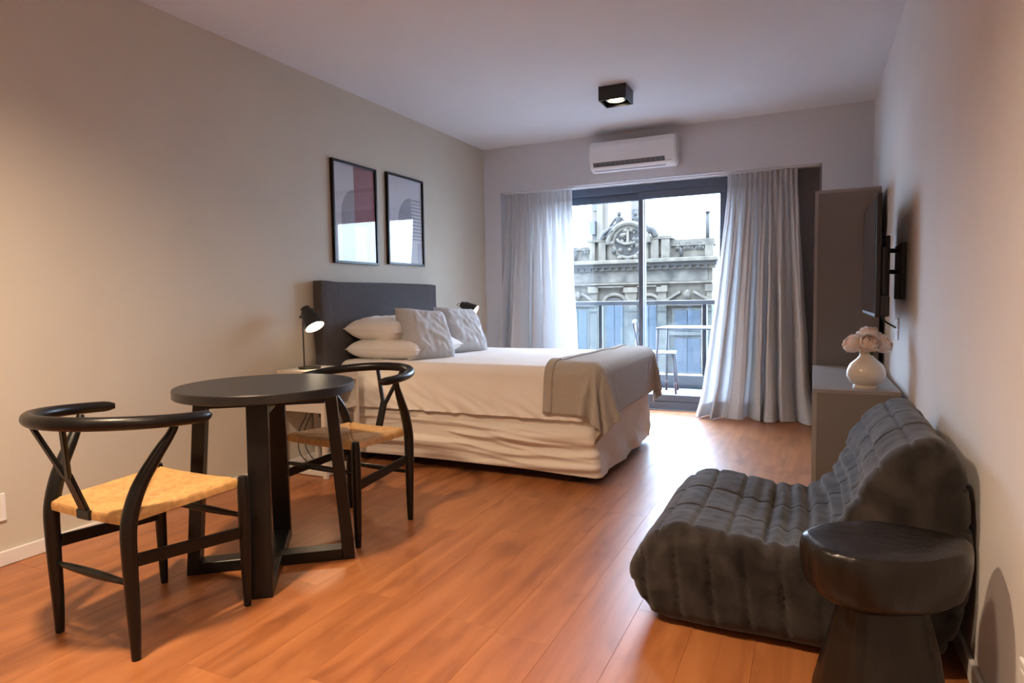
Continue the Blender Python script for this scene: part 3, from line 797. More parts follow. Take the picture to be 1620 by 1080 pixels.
# throw blanket: a sheet dropped over the bed foot (cloth simulation, then frozen)
def throw():
    cb = bmesh.new(); box(cb, BX0, BX1 + 0.022, BY0 - 0.022, BY1 + 0.02, 0.05, BTOP + 0.012, bev=0.06, seg=4)
    me = bpy.data.meshes.new('tmp'); cb.to_mesh(me); cb.free()
    col = bpy.data.objects.new('tmp', me); COL.objects.link(col)
    cm = col.modifiers.new('Collision', 'COLLISION')
    col.collision.thickness_outer = 0.012; col.collision.cloth_friction = 40; col.collision.damping = 0.5
    y0, y1 = BY0 - 0.30, BY1 + 0.27
    nx, ny = 36, 94
    def fn(u, v):
        yy = y0 + (y1 - y0) * v
        xs = 1.635 + 0.10 * v
        return (xs + (2.265 - xs) * u, yy, BTOP + 0.026 + 0.006 * nz(u * 5, v * 9))
    V, Fq = grid(nx, ny, fn)
    me2 = bpy.data.meshes.new('throw'); me2.from_pydata(V, [], Fq); me2.update()
    o = bpy.data.objects.new('throw_sim', me2); COL.objects.link(o)
    vg = o.vertex_groups.new(name='pin')
    idx = [i * (ny + 1) + j for i in range(0, 8) for j in range(ny + 1) if BY0 + 0.06 < V[i * (ny + 1) + j][1] < BY1 - 0.06]
    vg.add(idx, 1.0, 'REPLACE')
    cl = o.modifiers.new('Cloth', 'CLOTH')
    st = cl.settings
    st.vertex_group_mass = 'pin'
    st.quality = 6; st.mass = 0.25; st.tension_stiffness = 18; st.compression_stiffness = 18; st.shear_stiffness = 8; st.bending_stiffness = 0.35
    st.air_damping = 2.0
    cl.collision_settings.distance_min = 0.006; cl.collision_settings.collision_quality = 3
    cl.collision_settings.use_self_collision = True; cl.collision_settings.self_distance_min = 0.005
    NF = 46
    cl.point_cache.frame_start = 1; cl.point_cache.frame_end = NF
    for f in range(1, NF + 1):
        scene.frame_set(f)
    dg = bpy.context.evaluated_depsgraph_get()
    ev = o.evaluated_get(dg)
    pts = [v.co.copy() for v in ev.data.vertices]
    bpy.data.objects.remove(o); bpy.data.objects.remove(col)
    scene.frame_set(1)
    return pts, Fq, nx, ny
tp, tf, tnx, tny = throw()
c = Vector((1.8, 4.05, BTOP))
tb_ = bmesh.new()
vv = [tb_.verts.new(p_ - c) for p_ in tp]
for f in tf: tb_.faces.new([vv[i] for i in f])
th = obj('throw_blanket', tb_, 'throw', None, True)
th.location = c
md = th.modifiers.new('thick', 'SOLIDIFY'); md.thickness = 0.005; md.offset = 1.0
md = th.modifiers.new('sub', 'SUBSURF'); md.levels = 1; md.render_levels = 1
tag(th, 'taupe throw blanket draped over the foot of the bed', 'blanket')
hm = bmesh.new()
hv = {}
def hvert(i, j):
    if (i, j) not in hv:
        p_ = tp[i * (tny + 1) + j]; a = tp[min(i + 1, tnx) * (tny + 1) + j] - p_; b = tp[i * (tny + 1) + min(j + 1, tny)] - tp[i * (tny + 1) + max(j - 1, 0)]
        n_ = a.cross(b).normalized()
        if n_.z < -0.2: n_ = -n_
        hv[(i, j)] = hm.verts.new(p_ + n_ * 0.009 - c)
    return hv[(i, j)]
for i in range(0, 3):
    for j in range(tny): hm.faces.new((hvert(i, j), hvert(i + 1, j), hvert(i + 1, j + 1), hvert(i, j + 1)))
ho = obj('hem', hm, 'throw', th, True)
md = ho.modifiers.new('thick', 'SOLIDIFY'); md.thickness = 0.004; md.offset = 0

# ------------------------------------------------------------------ nightstands and reading lamps
def nightstand(label, loc):
    t = thing('nightstand', label, 'nightstand', loc, 0, 'nightstands')
    w, d, h = 0.37, 0.332, 0.650          # x, y, z
    obj('top', B(0, w, 0, d, h - 0.018, h, bev=0.002), 'night', t)
    obj('side_panel', B(0.004, w - 0.004, 0.002, 0.020, 0.40, h - 0.0185, bev=0.001), 'night', t)
    obj('side_panel', B(0.004, w - 0.004, d - 0.020, d - 0.002, 0.40, h - 0.0185, bev=0.001), 'night', t)
    obj('back_panel', B(0.002, 0.018, 0.0205, d - 0.0205, 0.40, h - 0.0185), 'night', t)
    obj('fascia', B(w - 0.020, w - 0.004, 0.0205, d - 0.0205, 0.575, h - 0.0185, bev=0.001), 'night', t)
    obj('shelf', B(0.0185, w - 0.004, 0.0205, d - 0.0205, 0.40, 0.425, bev=0.001), 'night', t)
    for lx in (0.004, w - 0.030):
        for ly in (0.002, d - 0.028):
            obj('leg', B(lx, lx + 0.026, ly, ly + 0.026, 0.0, 0.3995, bev=0.001), 'night', t)
    obj('base_board', B(0.031, w - 0.031, 0.03, d - 0.03, 0.004, 0.030, bev=0.002), 'night', t)
    return t
nightstand('cream open nightstand under the lit lamp, beside the round table', (0.016, 2.945, 0))
nightstand('cream open nightstand between the bed and the window curtain', (0.016, 4.725, 0))

def reading_lamp(label, loc, rz, watts, tilt):
    t = thing('reading_lamp', label, 'lamp', loc, rz, 'black reading lamps')
    obj('base', lathe([(0.002, 0), (0.068, 0), (0.070, 0.004), (0.068, 0.010), (0.01, 0.011)], 36, c=(0.05, 0, 0)), 'black_metal', t, 40)
    obj('pole', tube([(0, 0, 0.009), (0, 0, 0.345)], 0.0045, 10), 'black_metal', t, True)
    obj('knuckle', tube([(-0.022, 0, 0.325), (0.03, 0, 0.325)], 0.009, 10), 'black_metal', t, 40)
    cord = smooth_path([(0.0, 0, 0.36), (-0.015, 0, 0.372), (0.01, 0, 0.385), (0.03, 0, 0.37)])
    obj('flex', tube(cord, 0.0028, 6), 'black_metal', t, True)
    hd = bpy.data.objects.new('lamp_head', None)
    # shade: axis along local -z, tilted
    ca = Vector((sin(tilt), 0, -cos(tilt)))
    o = Vector((0.035, 0, 0.372))
    R = Vector((0, 0, -1)).rotation_difference(ca).to_matrix().to_4x4()
    bm = lathe([(0.028, 0.012), (0.032, -0.012), (0.042, -0.018), (0.064, -0.136), (0.0625, -0.136), (0.040, -0.022), (0.004, -0.020)], 36)
    bm.transform(T(*o) @ R)
    sh = obj('lamp_shade', bm, 'black_metal', t, 50)
    bm = lathe([(0.0385, -0.024), (0.0610, -0.1345), (0.0600, -0.1345), (0.0370, -0.025)], 36); bm.transform(T(*o) @ R)
    obj('shade_lining', bm, 'shade_in', sh, 50)
    bm = lathe([(0.010, -0.027), (0.012, -0.045), (0.030, -0.075), (0.033, -0.095), (0.024, -0.113), (0.004, -0.121)], 24); bm.transform(T(*o) @ R)
    obj('bulb', bm, 'bulb_small', sh, True)
    ld = bpy.data.lights.new('reading_light', 'SPOT'); ld.energy = watts; ld.color = (1.0, 0.70, 0.42); ld.spot_size = radians(110); ld.spot_blend = 0.8; ld.shadow_soft_size = 0.03
    lo = bpy.data.objects.new('reading_light', ld); COL.objects.link(lo); lo.parent = t
    lo.matrix_local = T(*(o + ca * 0.128)) @ R
    return t
reading_lamp('black reading lamp on the nightstand beside the round table', (0.098, 3.10, 0.6505), radians(-8), 5.0, radians(36))
reading_lamp('black reading lamp on the nightstand by the window curtain', (0.16, 4.97, 0.6505), radians(10), 3.0, radians(62))

cable = thing('lamp_cable', 'thin black lamp cables hanging under the lit nightstand', 'cable', (0.05, 3.1, 0))
obj('cable', tube(smooth_path([(0.01, 0.05, 0.39), (0.06, -0.02, 0.34), (0.03, -0.05, 0.25), (0.06, -0.08, 0.12), (0.10, -0.02, 0.034)]), 0.003, 6), 'black_metal', cable, True)
obj('cable', tube(smooth_path([(0.10, 0.02, 0.398), (0.02, 0.0, 0.22), (0.12, -0.05, 0.10), (0.16, 0.03, 0.034)]), 0.003, 6), 'black_metal', cable, True)

# ------------------------------------------------------------------ pictures
def picture(label, y0, y1, z0, z1, kind):
    t = thing('framed_picture', label, 'picture', (0.001, (y0 + y1) / 2, (z0 + z1) / 2), 0, 'framed prints above the headboard')
    w, h = (y1 - y0) / 2, (z1 - z0) / 2
    fw, th_ = 0.017, 0.026
    fr = bmesh.new()
    box(fr, 0.0005, th_, -w, -w + fw, -h, h, bev=0.002); box(fr, 0.0005, th_, w - fw, w, -h, h, bev=0.002)
    box(fr, 0.0005, th_, -w + fw, w - fw, h - fw, h, bev=0.002); box(fr, 0.0005, th_, -w + fw, w - fw, -h, -h + fw, bev=0.002)
    obj('frame', fr, 'black_wood', t)
    iw, ih = w - fw, h - fw
    obj('print', B(0.002, 0.010, -iw, iw, -ih, ih), 'print', t)
    def shape(poly, m, k): obj('printed_shape', prism(poly, 0.010, 0.0102 + 0.0002 * k, axis='x'), m, t)
    if kind == 0:
        shape([(-0.02 * iw, ih), (iw, ih), (iw, -0.25 * ih), (-0.02 * iw, -0.25 * ih)], 'print_plum', 1)
        ar = [(-0.02 * iw - 0.62 * iw * cos(a), -0.05 * ih + 0.55 * ih * sin(a)) for a in [pi / 2 * k / 14 for k in range(15)]]
        shape(ar + [(-0.02 * iw, -ih), (-0.64 * iw, -ih)], 'print_grey', 1)
        shape([(0.55 * iw, -0.25 * ih), (0.80 * iw, -0.25 * ih), (0.80 * iw, -ih), (0.55 * iw, -ih)], 'print_blue', 1)
    else:
        ar = [(0.35 * iw - 0.78 * iw * cos(a), -0.05 * ih + 0.62 * ih * sin(a)) for a in [pi / 2 * k / 14 for k in range(15)]]
        shape(ar + [(0.35 * iw, -0.42 * ih), (-0.43 * iw, -0.42 * ih)], 'print_grey', 1)
        for k in range(12):
            zz = 0.55 * ih - k * 0.085 * ih
            shape([(0.36 * iw, zz), (0.97 * iw * (1 - 0.012 * max(0, 6 - k) ** 1.5 * 0.3), zz), (0.97 * iw, zz - 0.04 * ih), (0.36 * iw, zz - 0.04 * ih)], 'print_grey', 1)
        shape([(0.72 * iw, -0.5 * ih), (0.95 * iw, -0.5 * ih), (0.95 * iw, -ih), (0.72 * iw, -ih)], 'print_blue', 1)
    obj('glass', B(0.016, 0.018, -iw, iw, -ih, ih), 'pic_glass', t)
    return t
picture('black framed abstract print with a plum rectangle and grey arch', 3.512, 4.008, 1.340, 2.058, 0)
picture('black framed abstract print with a grey arch and fine stripes', 4.140, 4.650, 1.355, 2.070, 1)

# ------------------------------------------------------------------ wall sockets
def socket(label, loc, sgn):
    t = thing('wall_socket', label, 'socket', loc)
    obj('plate', B(0.0005, 0.009, -0.04, 0.04, -0.058, 0.058, bev=0.003) if sgn > 0 else B(-0.009, -0.0005, -0.04, 0.04, -0.058, 0.058, bev=0.003), 'plastic', t)
    for k in (-1, 1):
        a, b = (0.0085, 0.0105) if sgn > 0 else (-0.0105, -0.0085)
        obj('outlet', B(a, b, -0.022, 0.022, k * 0.022 - 0.018, k * 0.022 + 0.018, bev=0.001), 'trim', t)
socket('white wall socket low on the beige wall behind a dining chair', (0, 1.412, 0.245), 1)
socket('white wall socket low on the wall beside the carved stool', (W, 1.598, 0.238), -1)
socket('white wall socket under the television', (W, 3.96, 0.875), -1)

# ------------------------------------------------------------------ air conditioner
ac = thing('air_conditioner', 'white split air conditioner mounted high above the window', 'air conditioner', (1.565, YB - 0.001, 2.20))
prof = [(0.0, 0.03), (-0.06, 0.005), (-0.13, 0.0), (-0.175, 0.028), (-0.198, 0.075), (-0.205, 0.14), (-0.203, 0.215), (-0.188, 0.252), (-0.16, 0.262), (0.0, 0.262)]
bm = bmesh.new()
prism(prof, -0.386, 0.386, bm, axis='x')
bmesh.ops.bevel(bm, geom=[e for e in bm.edges if abs(e.verts[0].co.x) > 0.38 and abs(e.verts[1].co.x) > 0.38 and e.verts[0].co.x * e.verts[1].co.x > 0], offset=0.014, segments=3, affect='EDGES')
obj('body', bm, 'ac', ac, 35)
def on(pts, dx0, dx1, th_, m, name, par=ac):
    P = [Vector((0, a, b)) for a, b in pts]
    out = []
    for i, p_ in enumerate(P):
        tg = (P[min(i + 1, len(P) - 1)] - P[max(i - 1, 0)]).normalized(); n_ = Vector((0, tg.z, -tg.y))
        if n_.y > 0: n_ = -n_
        out.append(p_ + n_ * th_)
    poly = [(p_.y, p_.z) for p_ in out] + [(p_.y, p_.z) for p_ in reversed(P)]
    return obj(name, prism(poly, dx0, dx1, axis='x'), m, par, 35)
on([(-0.1995, 0.085), (-0.2052, 0.14), (-0.2032, 0.213)], -0.365, 0.365, 0.004, 'ac', 'front_panel')
on([(-0.1400, 0.0062), (-0.1745, 0.0283), (-0.1975, 0.0745)], -0.350, 0.290, 0.0015, 'ac_dark', 'air_outlet')
fl = on([(-0.156, 0.0162), (-0.1745, 0.0280), (-0.1800, 0.039)], -0.352, 0.352, 0.010, 'ac', 'louvre')
for k in range(14):
    x_ = -0.33 + k * 0.045
    on([(-0.1830, 0.045), (-0.1965, 0.072)], x_, x_ + 0.005, 0.003, 'vane', 'vane')
on([(-0.1830, 0.045), (-0.1965, 0.072)], 0.292, 0.350, 0.002, 'ac', 'display_window')
obj('badge', B(0.235, 0.250, -0.2115, -0.2080, 0.165, 0.185, bev=0.001), 'plastic', ac)

# ------------------------------------------------------------------ ceiling spotlights
def ceiling_spot(label, x_, y_, watts):
    t = thing('ceiling_spotlight', label, 'ceiling light', (x_, y_, CEIL - 0.001), 0, 'black square ceiling spotlights')
    h = 0.098; w = 0.1
    bm = bmesh.new()
    box(bm, -w, w, -w, -w + 0.008, -h, 0); box(bm, -w, w, w - 0.008, w, -h, 0)
    box(bm, -w, -w + 0.008, -w + 0.008, w - 0.008, -h, 0); box(bm, w - 0.008, w, -w + 0.008, w - 0.008, -h, 0)
    box(bm, -w + 0.008, w - 0.008, -w + 0.008, w - 0.008, -0.01, 0)
    obj('housing', bm, 'black_metal', t)
    obj('lamp_body', lathe([(0.078, -0.0105), (0.078, -0.066), (0.070, -0.078), (0.060, -0.078), (0.060, -0.060), (0.002, -0.060)], 32), 'black_metal', t, 40)
    obj('ring', lathe([(0.0605, -0.062), (0.0605, -0.080), (0.069, -0.080), (0.069, -0.0785), (0.0615, -0.062)], 32), 'chrome', t, 40)
    obj('lens', lathe([(0.002, -0.062), (0.052, -0.062), (0.050, -0.071), (0.002, -0.074)], 32), 'bulb', t, 40)
    ld = bpy.data.lights.new('spot_light', 'SPOT'); ld.energy = watts; ld.color = WARM; ld.spot_size = radians(150); ld.spot_blend = 1.0; ld.shadow_soft_size = 0.07
    lo = bpy.data.objects.new('spot_light', ld); COL.objects.link(lo); lo.parent = t; lo.location = (0, 0, -0.102)
    return t
for (x_, y_, wt), lb in zip(SPOTS, ('black square ceiling spotlight over the dining table', 'added unseen black square ceiling spotlight near the carved stool', 'black square ceiling spotlight near the entrance wall', 'black square ceiling spotlight in front of the air conditioner')):
    ceiling_spot(lb, x_, y_, wt)

# ------------------------------------------------------------------ dining table
tbl = thing('dining_table', 'round black dining table on crossed trapezoid frames', 'table', (1.035, 1.893, 0))
R_, ZT_ = 0.343, 0.745
obj('table_top', lathe([(R_ - 0.004, -0.036), (R_, -0.032), (R_, -0.003), (R_ - 0.003, 0.0)], 72, c=(0, 0, ZT_)), 'table_top', tbl, 35)
def tframe(ang, i):
    d = Vector((cos(ang), sin(ang), 0)); n_ = Vector((-sin(ang), cos(ang), 0))
    hb_, ht_, wd, dp = 0.322, 0.268, 0.046, 0.037
    top = ZT_ - 0.0365
    def quad(poly, name, dpp=dp):
        bm = bmesh.new()
        A = [bm.verts.new(d * a + n_ * -dpp + Vector((0, 0, z))) for a, z in poly]; C_ = [bm.verts.new(d * a + n_ * dpp + Vector((0, 0, z))) for a, z in poly]
        m_ = len(poly)
        for k in range(m_): bm.faces.new((A[k], A[(k + 1) % m_], C_[(k + 1) % m_], C_[k]))
        bm.faces.new(A[::-1]); bm.faces.new(C_)
        bmesh.ops.bevel(bm, geom=list(bm.edges), offset=0.002, segments=1, affect='EDGES')
        return obj(name, bm, 'black_wood', tbl)
    for s in (-1, 1):
        quad([(s * hb_, 0), (s * (hb_ - wd), 0), (s * (ht_ - wd), top), (s * ht_, top)], 'leg')
    z0 = 0.0
    sl = (hb_ - ht_) / top
    e0, e1 = hb_ - wd - 0.001, hb_ - wd - 0.05 * sl - 0.001
    g = 0.039 if i else 0
    if not i: quad([(-e0, z0), (e0, z0), (e1, 0.046), (-e1, 0.046)], 'foot_bar')
    else:
        for s in (-1, 1): quad([(s * g, z0), (s * e0, z0), (s * e1, 0.046), (s * g, 0.046)], 'foot_bar')
    et = ht_ - wd - 0.002
    if not i: quad([(-et - 0.003, top - 0.05), (et + 0.003, top - 0.05), (et, top - 0.001), (-et, top - 0.001)], 'top_bar')
    else:
        for s in (-1, 1): quad([(s * g, top - 0.05), (s * (et + 0.003), top - 0.05), (s * et, top - 0.001), (s * g, top - 0.001)], 'top_bar')
tframe(math.atan2(0.41, 0.52), 0)
tframe(math.atan2(0.41, 0.52) + pi / 2, 1)

# ------------------------------------------------------------------ wishbone chairs
def wishbone(label, loc, rz):
    t = thing('wishbone_chair', label, 'chair', loc, rz, 'black wishbone chairs at the round table')
    for s in (-1, 1):
        pts, rr = smooth_path([(0.225 * s, 0.19, 0), (0.226 * s, 0.19, 0.10), (0.227 * s, 0.19, 0.28), (0.228 * s, 0.19, 0.42), (0.228 * s, 0.19, 0.466)],
                              [0.0125, 0.0165, 0.0205, 0.0195, 0.0155], 5)
        obj('leg', tube(pts, rr, 14), 'black_wood', t, 50)
        pts, rr = smooth_path([(0.197 * s, -0.20, 0), (0.197 * s, -0.20, 0.12), (0.197 * s, -0.203, 0.30), (0.198 * s, -0.200, 0.42), (0.206 * s, -0.170, 0.52),
                               (0.222 * s, -0.118, 0.61), (0.236 * s, -0.082, 0.665), (0.244 * s, -0.068, 0.695)],
                              [0.013, 0.018, 0.022, 0.0235, 0.0225, 0.0185, 0.014, 0.012], 5)
        obj('leg', tube(pts, rr, 14), 'black_wood', t, 50)
        # flat side stretcher
        bm = bmesh.new(); a, b = Vector((0.197 * s, -0.182, 0.302)), Vector((0.226 * s, 0.172, 0.270))
        L_ = (b - a).length; md_ = (a + b) / 2; dr = (b - a).normalized()
        n_ = Vector((dr.y, -dr.x, 0)).normalized(); up_ = dr.cross(n_) if dr.cross(n_).z > 0 else -dr.cross(n_)
        mm = Matrix(((dr.x, n_.x, up_.x, md_.x), (dr.y, n_.y, up_.y, md_.y), (dr.z, n_.z, up_.z, md_.z), (0, 0, 0, 1)))
        box(bm, -L_ / 2, L_ / 2, -0.0075, 0.0075, -0.020, 0.020, bev=0.004, mtx=mm)
        obj('side_stretcher', bm, 'black_wood', t)
    def spindle(y_, z_, hw):
        pts = [(-hw + 2 * hw * k / 10, y_, z_) for k in range(11)]
        obj('stretcher', tube(pts, [0.0075 + 0.006 * sin(pi * k / 10) for k in range(11)], 10), 'black_wood', t, True)
    spindle(-0.201, 0.235, 0.179); spindle(0.19, 0.325, 0.209)
    # arm hoop
    def hoop_pt(a):   # a from -1 (left end) .. 1 (right end)
        th_ = a * pi * 0.60
        x_ = 0.268 * sin(th_) if abs(a) < 0.833 else 0.268 * (1 if a > 0 else -1)
        if abs(a) < 0.833: x_, y_ = 0.268 * sin(a / 0.833 * pi / 2), -0.035 - 0.287 * cos(a / 0.833 * pi / 2)
        else: x_, y_ = (0.268 - 0.02 * ((abs(a) - 0.833) / 0.167) ** 2) * (1 if a > 0 else -1), -0.035 + (abs(a) - 0.833) / 0.167 * 0.088
        z_ = 0.708 + 0.024 * cos(min(1, abs(a)) * pi / 2) ** 1.2
        return Vector((x_, y_, z_))
    n_ = 64
    pts = [hoop_pt(-1 + 2 * k / n_) for k in range(n_ + 1)]
    rr = [0.0185 + 0.003 * cos(pi * (-1 + 2 * k / n_) / 2) for k in range(n_ + 1)]
    rr[0] = 0.010; rr[-1] = 0.010; rr[1] = 0.0165; rr[-2] = 0.0165
    obj('arm_rail', tube(pts, rr, 14), 'black_wood', t, 60)
    # Y splat
    a0, f0 = Vector((0, -0.206, 0.425)), Vector((0, -0.256, 0.565))
    def slat(p_, q_, w0, w1, name, nrm=Vector((0, 1, 0.25)).normalized(), th_=0.006):
        bm = bmesh.new(); dr = (q_ - p_).normalized(); sd = dr.cross(nrm).normalized(); nn = sd.cross(dr)
        vs_ = []
        for pt, w in ((p_, w0), (q_, w1)):
            for sx_, sy_ in ((-1, -1), (1, -1), (1, 1), (-1, 1)): vs_.append(bm.verts.new(pt + sd * (w * sx_) + nn * (th_ * sy_)))
        for q in ((0, 1, 5, 4), (1, 2, 6, 5), (2, 3, 7, 6), (3, 0, 4, 7), (3, 2, 1, 0), (4, 5, 6, 7)): bm.faces.new([vs_[i] for i in q])
        bmesh.ops.bevel(bm, geom=list(bm.edges), offset=0.0025, segments=2, affect='EDGES')
        return obj(name, bm, 'black_wood', t)
    sp = slat(a0, f0, 0.021, 0.020, 'back_splat')
    for s in (-1, 1):
        x = slat(f0 + Vector((0.008 * s, 0, -0.012)), Vector((0.083 * s, -0.306, 0.722)), 0.0105, 0.0095, 'splat_arm'); 
    # rails inside the cord
    obj('rear_rail', tube([(-0.19, -0.193, 0.434), (0.19, -0.193, 0.434)], 0.009, 10), 'black_wood', t, True)
    obj('splat_tenon', B(-0.034, 0.034, -0.219, -0.200, 0.410, 0.441, bev=0.004), 'black_wood', t)
    # woven seat, cord ridges as relief; envelope pattern of four triangles
    zs = 0.452
    def seat(sgn):
        def fn(u, v):
            a, b = u * 2 - 1, v * 2 - 1
            hw = 0.188 + (0.215 - 0.188) * (b * 0.5 + 0.5)
            m_ = max(abs(a), abs(b))
            x_ = a * hw
            y_ = -0.012 + b * 0.200
            roll = max(0, (m_ - 0.86) / 0.14)
            z_ = zs + 0.012 * (b * 0.5 + 0.5) - 0.016 * (1 - a * a) * (1 - b * b) 
            z_ -= 0.020 * (1 - sqrt(max(0, 1 - roll * roll))) if sgn > 0 else 0
            # low towards the middle of the front and rear edges
            z_ -= 0.004 * (1 - a * a) * abs(b)
            if sgn > 0:
                ph = (y_ if abs(a) < abs(b) else x_)
                z_ += 0.0026 * abs(sin(ph / 0.0085 * pi))
                # sunken diagonal seams
                z_ -= 0.006 * exp(-((abs(a) - abs(b)) / 0.03) ** 2)
            else: z_ -= 0.036 - 0.012 * (1 - m_)
            return (x_, y_, z_)
        return fn
    V1, F1 = grid(210, 210, seat(1)); V2, F2 = grid(30, 30, seat(-1))
    bm = bmesh.new()
    v1 = [bm.verts.new(v) for v in V1]; v2 = [bm.verts.new(v) for v in V2]
    for f in F1: bm.faces.new([v1[i] for i in f])
    for f in F2: bm.faces.new([v2[i] for i in f])
    # side band round the edge
    def ringidx(n): return [i * (n + 1) for i in range(n)] + [n * (n + 1) + j for j in range(n)] + [i * (n + 1) + n for i in range(n, 0, -1)] + [j for j in range(n, 0, -1)]
    r1 = [v1[i] for i in ringidx(210)][::7]; r1f = [v1[i] for i in ringidx(210)]; r2 = [v2[i] for i in ringidx(30)]
    for k in range(len(r2)):
        k2 = (k + 1) % len(r2)
        seg = r1f[7 * k:7 * k + 8] if 7 * k + 8 <= len(r1f) else r1f[7 * k:] + [r1f[0]]
        bm.faces.new(list(seg) + [r2[k2], r2[k]])
    obj('woven_seat', bm, 'cord', t, 60)
    return t
wishbone('black wishbone chair with tan cord seat, its back towards the wall socket', (0.996, 1.398, 0), radians(-1))
wishbone('black wishbone chair with tan cord seat, between round table and bed', (1.04, 2.375, 0), radians(175))

# ------------------------------------------------------------------ sideboard, tall cabinet
CX0 = 3.03
def cabinet(name, label, cat, y0, y1, h, ndoors):
    t = thing(name, label, cat, ((CX0 + W) / 2, (y0 + y1) / 2, 0))
    hx = (W - 0.040 - CX0) / 2; ox = -0.020
    hy = (y1 - y0) / 2
    obj('body', B(ox - hx + 0.020, ox + hx + 0.007, -hy, hy, 0.0, h - 0.0185), 'cabinet', t)
    obj('top', B(ox - hx + 0.0, ox + hx + 0.007, -hy - 0.001, hy, h - 0.018, h, bev=0.001), 'cab_top', t)
    dw = 2 * hy / ndoors
    for k in range(ndoors):
        d = obj('door', B(ox - hx, ox - hx + 0.0195, -hy + k * dw + 0.0015 * (k > 0), -hy + (k + 1) * dw - 0.0015, 0.06, h - 0.0195, bev=0.001), 'cab_edge' if False else 'cabinet', t)
        obj('edge_band', B(ox - hx - 0.0005, ox - hx + 0.0195, -hy + k * dw - 0.0012, -hy + k * dw + 0.0008, 0.06, h - 0.0195), 'cab_edge', d)
    return t
cabinet('sideboard', 'low taupe sideboard under the television, holding the vase', 'sideboard', 3.475, 4.645, 0.60, 2)
cabinet('tall_cabinet', 'tall taupe cabinet beside the window curtain', 'cabinet', 4.652, 5.60, 1.735, 2)

# ------------------------------------------------------------------ television
tv = thing('television', 'flat black television on a wall bracket above the sideboard', 'television', (3.290, 3.86, 0.955))
L2, HH = 0.405, 0.580
obj('screen', B(-0.0045, -0.001, -L2 + 0.008, L2 - 0.008, 0.018, HH - 0.008), 'screen', tv)
obj('bezel', B(-0.001, 0.022, -L2, L2, 0.0, HH, bev=0.004), 'tv_body', tv)
obj('back_cover', B(0.0225, 0.060, -L2 + 0.002, L2 - 0.04, 0.002, 0.10, bev=0.006), 'tv_body', tv)
obj('back_cover', B(0.0225, 0.048, -L2 + 0.03, L2 - 0.05, 0.101, 0.33, bev=0.008), 'tv_body', tv)
br = obj('wall_bracket', B(0.128, 0.149, -0.16, 0.12, 0.08, 0.36, bev=0.002), 'black_metal', tv)
for y_ in (-0.14, 0.10): obj('bracket_arm', B(0.062, 0.082, y_, y_ + 0.03, 0.06, 0.40, bev=0.002), 'black_metal', tv)
for z_ in (0.22, 0.33): obj('bracket_joint', tube([(0.045, -0.03, z_), (0.085, 0.05, z_ + 0.005), (0.133, 0.0, z_)], 0.012, 8), 'black_metal', tv)
obj('power_cable', tube(smooth_path([(0.04, 0.12, 0.01), (0.09, 0.13, -0.04), (0.142, 0.10, -0.075)]), 0.005, 8), 'black_metal', tv, True)

# ------------------------------------------------------------------ vase with peonies
VP = (3.268, 3.60, 0.6005)
vz = thing('vase', 'round cream ceramic vase on the sideboard', 'vase', VP)
obj('body', lathe([(r_ * 0.88, z_) for r_, z_ in [(0.002, 0.0), (0.064, 0.0), (0.066, 0.010), (0.060, 0.014), (0.085, 0.030), (0.100, 0.062), (0.098, 0.088), (0.082, 0.118), (0.052, 0.142), (0.035, 0.158), (0.034, 0.172), (0.042, 0.190),
                   (0.039, 0.190), (0.030, 0.172), (0.030, 0.158), (0.002, 0.120)]], 48), 'ceramic', vz, 50)
def peony(label, off, tilt, sc, seed):
    t = thing('peony', label, 'flower', (VP[0], VP[1], VP[2] + 0.13), 0, 'peonies in the vase')
    rnd = random.Random(seed)
    o = Vector(off)
    ax = Vector(tilt).normalized()
    R = Vector((0, 0, 1)).rotation_difference(ax).to_matrix()
    obj('stem', tube(smooth_path([(0, 0, 0), (o.x * 0.15, o.y * 0.15, 0.04), o - ax * 0.03 * sc]), 0.003, 6), 'leaf', t, True)
    for ringi, (n_, th1, rf, wd, m_) in enumerate(((5, 0.10, 0.60, 0.95, 'petal'), (6, 0.45, 0.76, 0.85, 'petal'), (7, 0.85, 0.92, 0.75, 'petal_pale'), (8, 1.30, 1.05, 0.70, 'petal_pale'))):
        for k in range(n_):
            az = 2 * pi * (k + rnd.random() * 0.35) / n_ + ringi * 0.6
            R0 = 0.046 * sc * rf * rnd.uniform(0.94, 1.06); t1 = th1 + rnd.uniform(-0.10, 0.14); ph = rnd.random() * 6
            def fn(u, v, az=az, R0=R0, t1=t1, ph=ph, wd=wd):
                a = (u - 0.5) * 2
                th_ = 2.75 + (t1 - 2.75) * v + 0.16 * a * a * v           # cupped petal: a patch of a sphere
                w = wd * (0.30 + 0.70 * min(1, v * 1.5)) * (1 - 0.25 * max(0.0, v - 0.75) * 4 * abs(a))
                rr_ = R0 * (1 + 0.10 * max(0.0, v - 0.7) / 0.3 + 0.05 * sin(a * 5 + ph) * v)
                p_ = Vector((rr_ * sin(th_) * cos(az + a * w), rr_ * sin(th_) * sin(az + a * w), rr_ * cos(th_)))
                return tuple(o + R @ p_)
            obj('petal', grid(8, 8, fn), m_, t, True)
    return t
peony('open blush peony leaning out over the sideboard edge', (-0.062, -0.015, 0.092), (-0.75, -0.25, 0.6), 0.96, 1)
peony('open blush peony in the middle of the bunch, facing the carved stool', (0.008, -0.052, 0.094), (0.05, -0.75, 0.6), 1.0, 2)
peony('open blush peony nearest the wall in the vase', (0.072, 0.005, 0.090), (0.7, -0.35, 0.55), 0.92, 3)
peony('open blush peony standing upright at the back of the bunch', (0.012, 0.030, 0.132), (0.0, -0.30, 1), 1.0, 4)
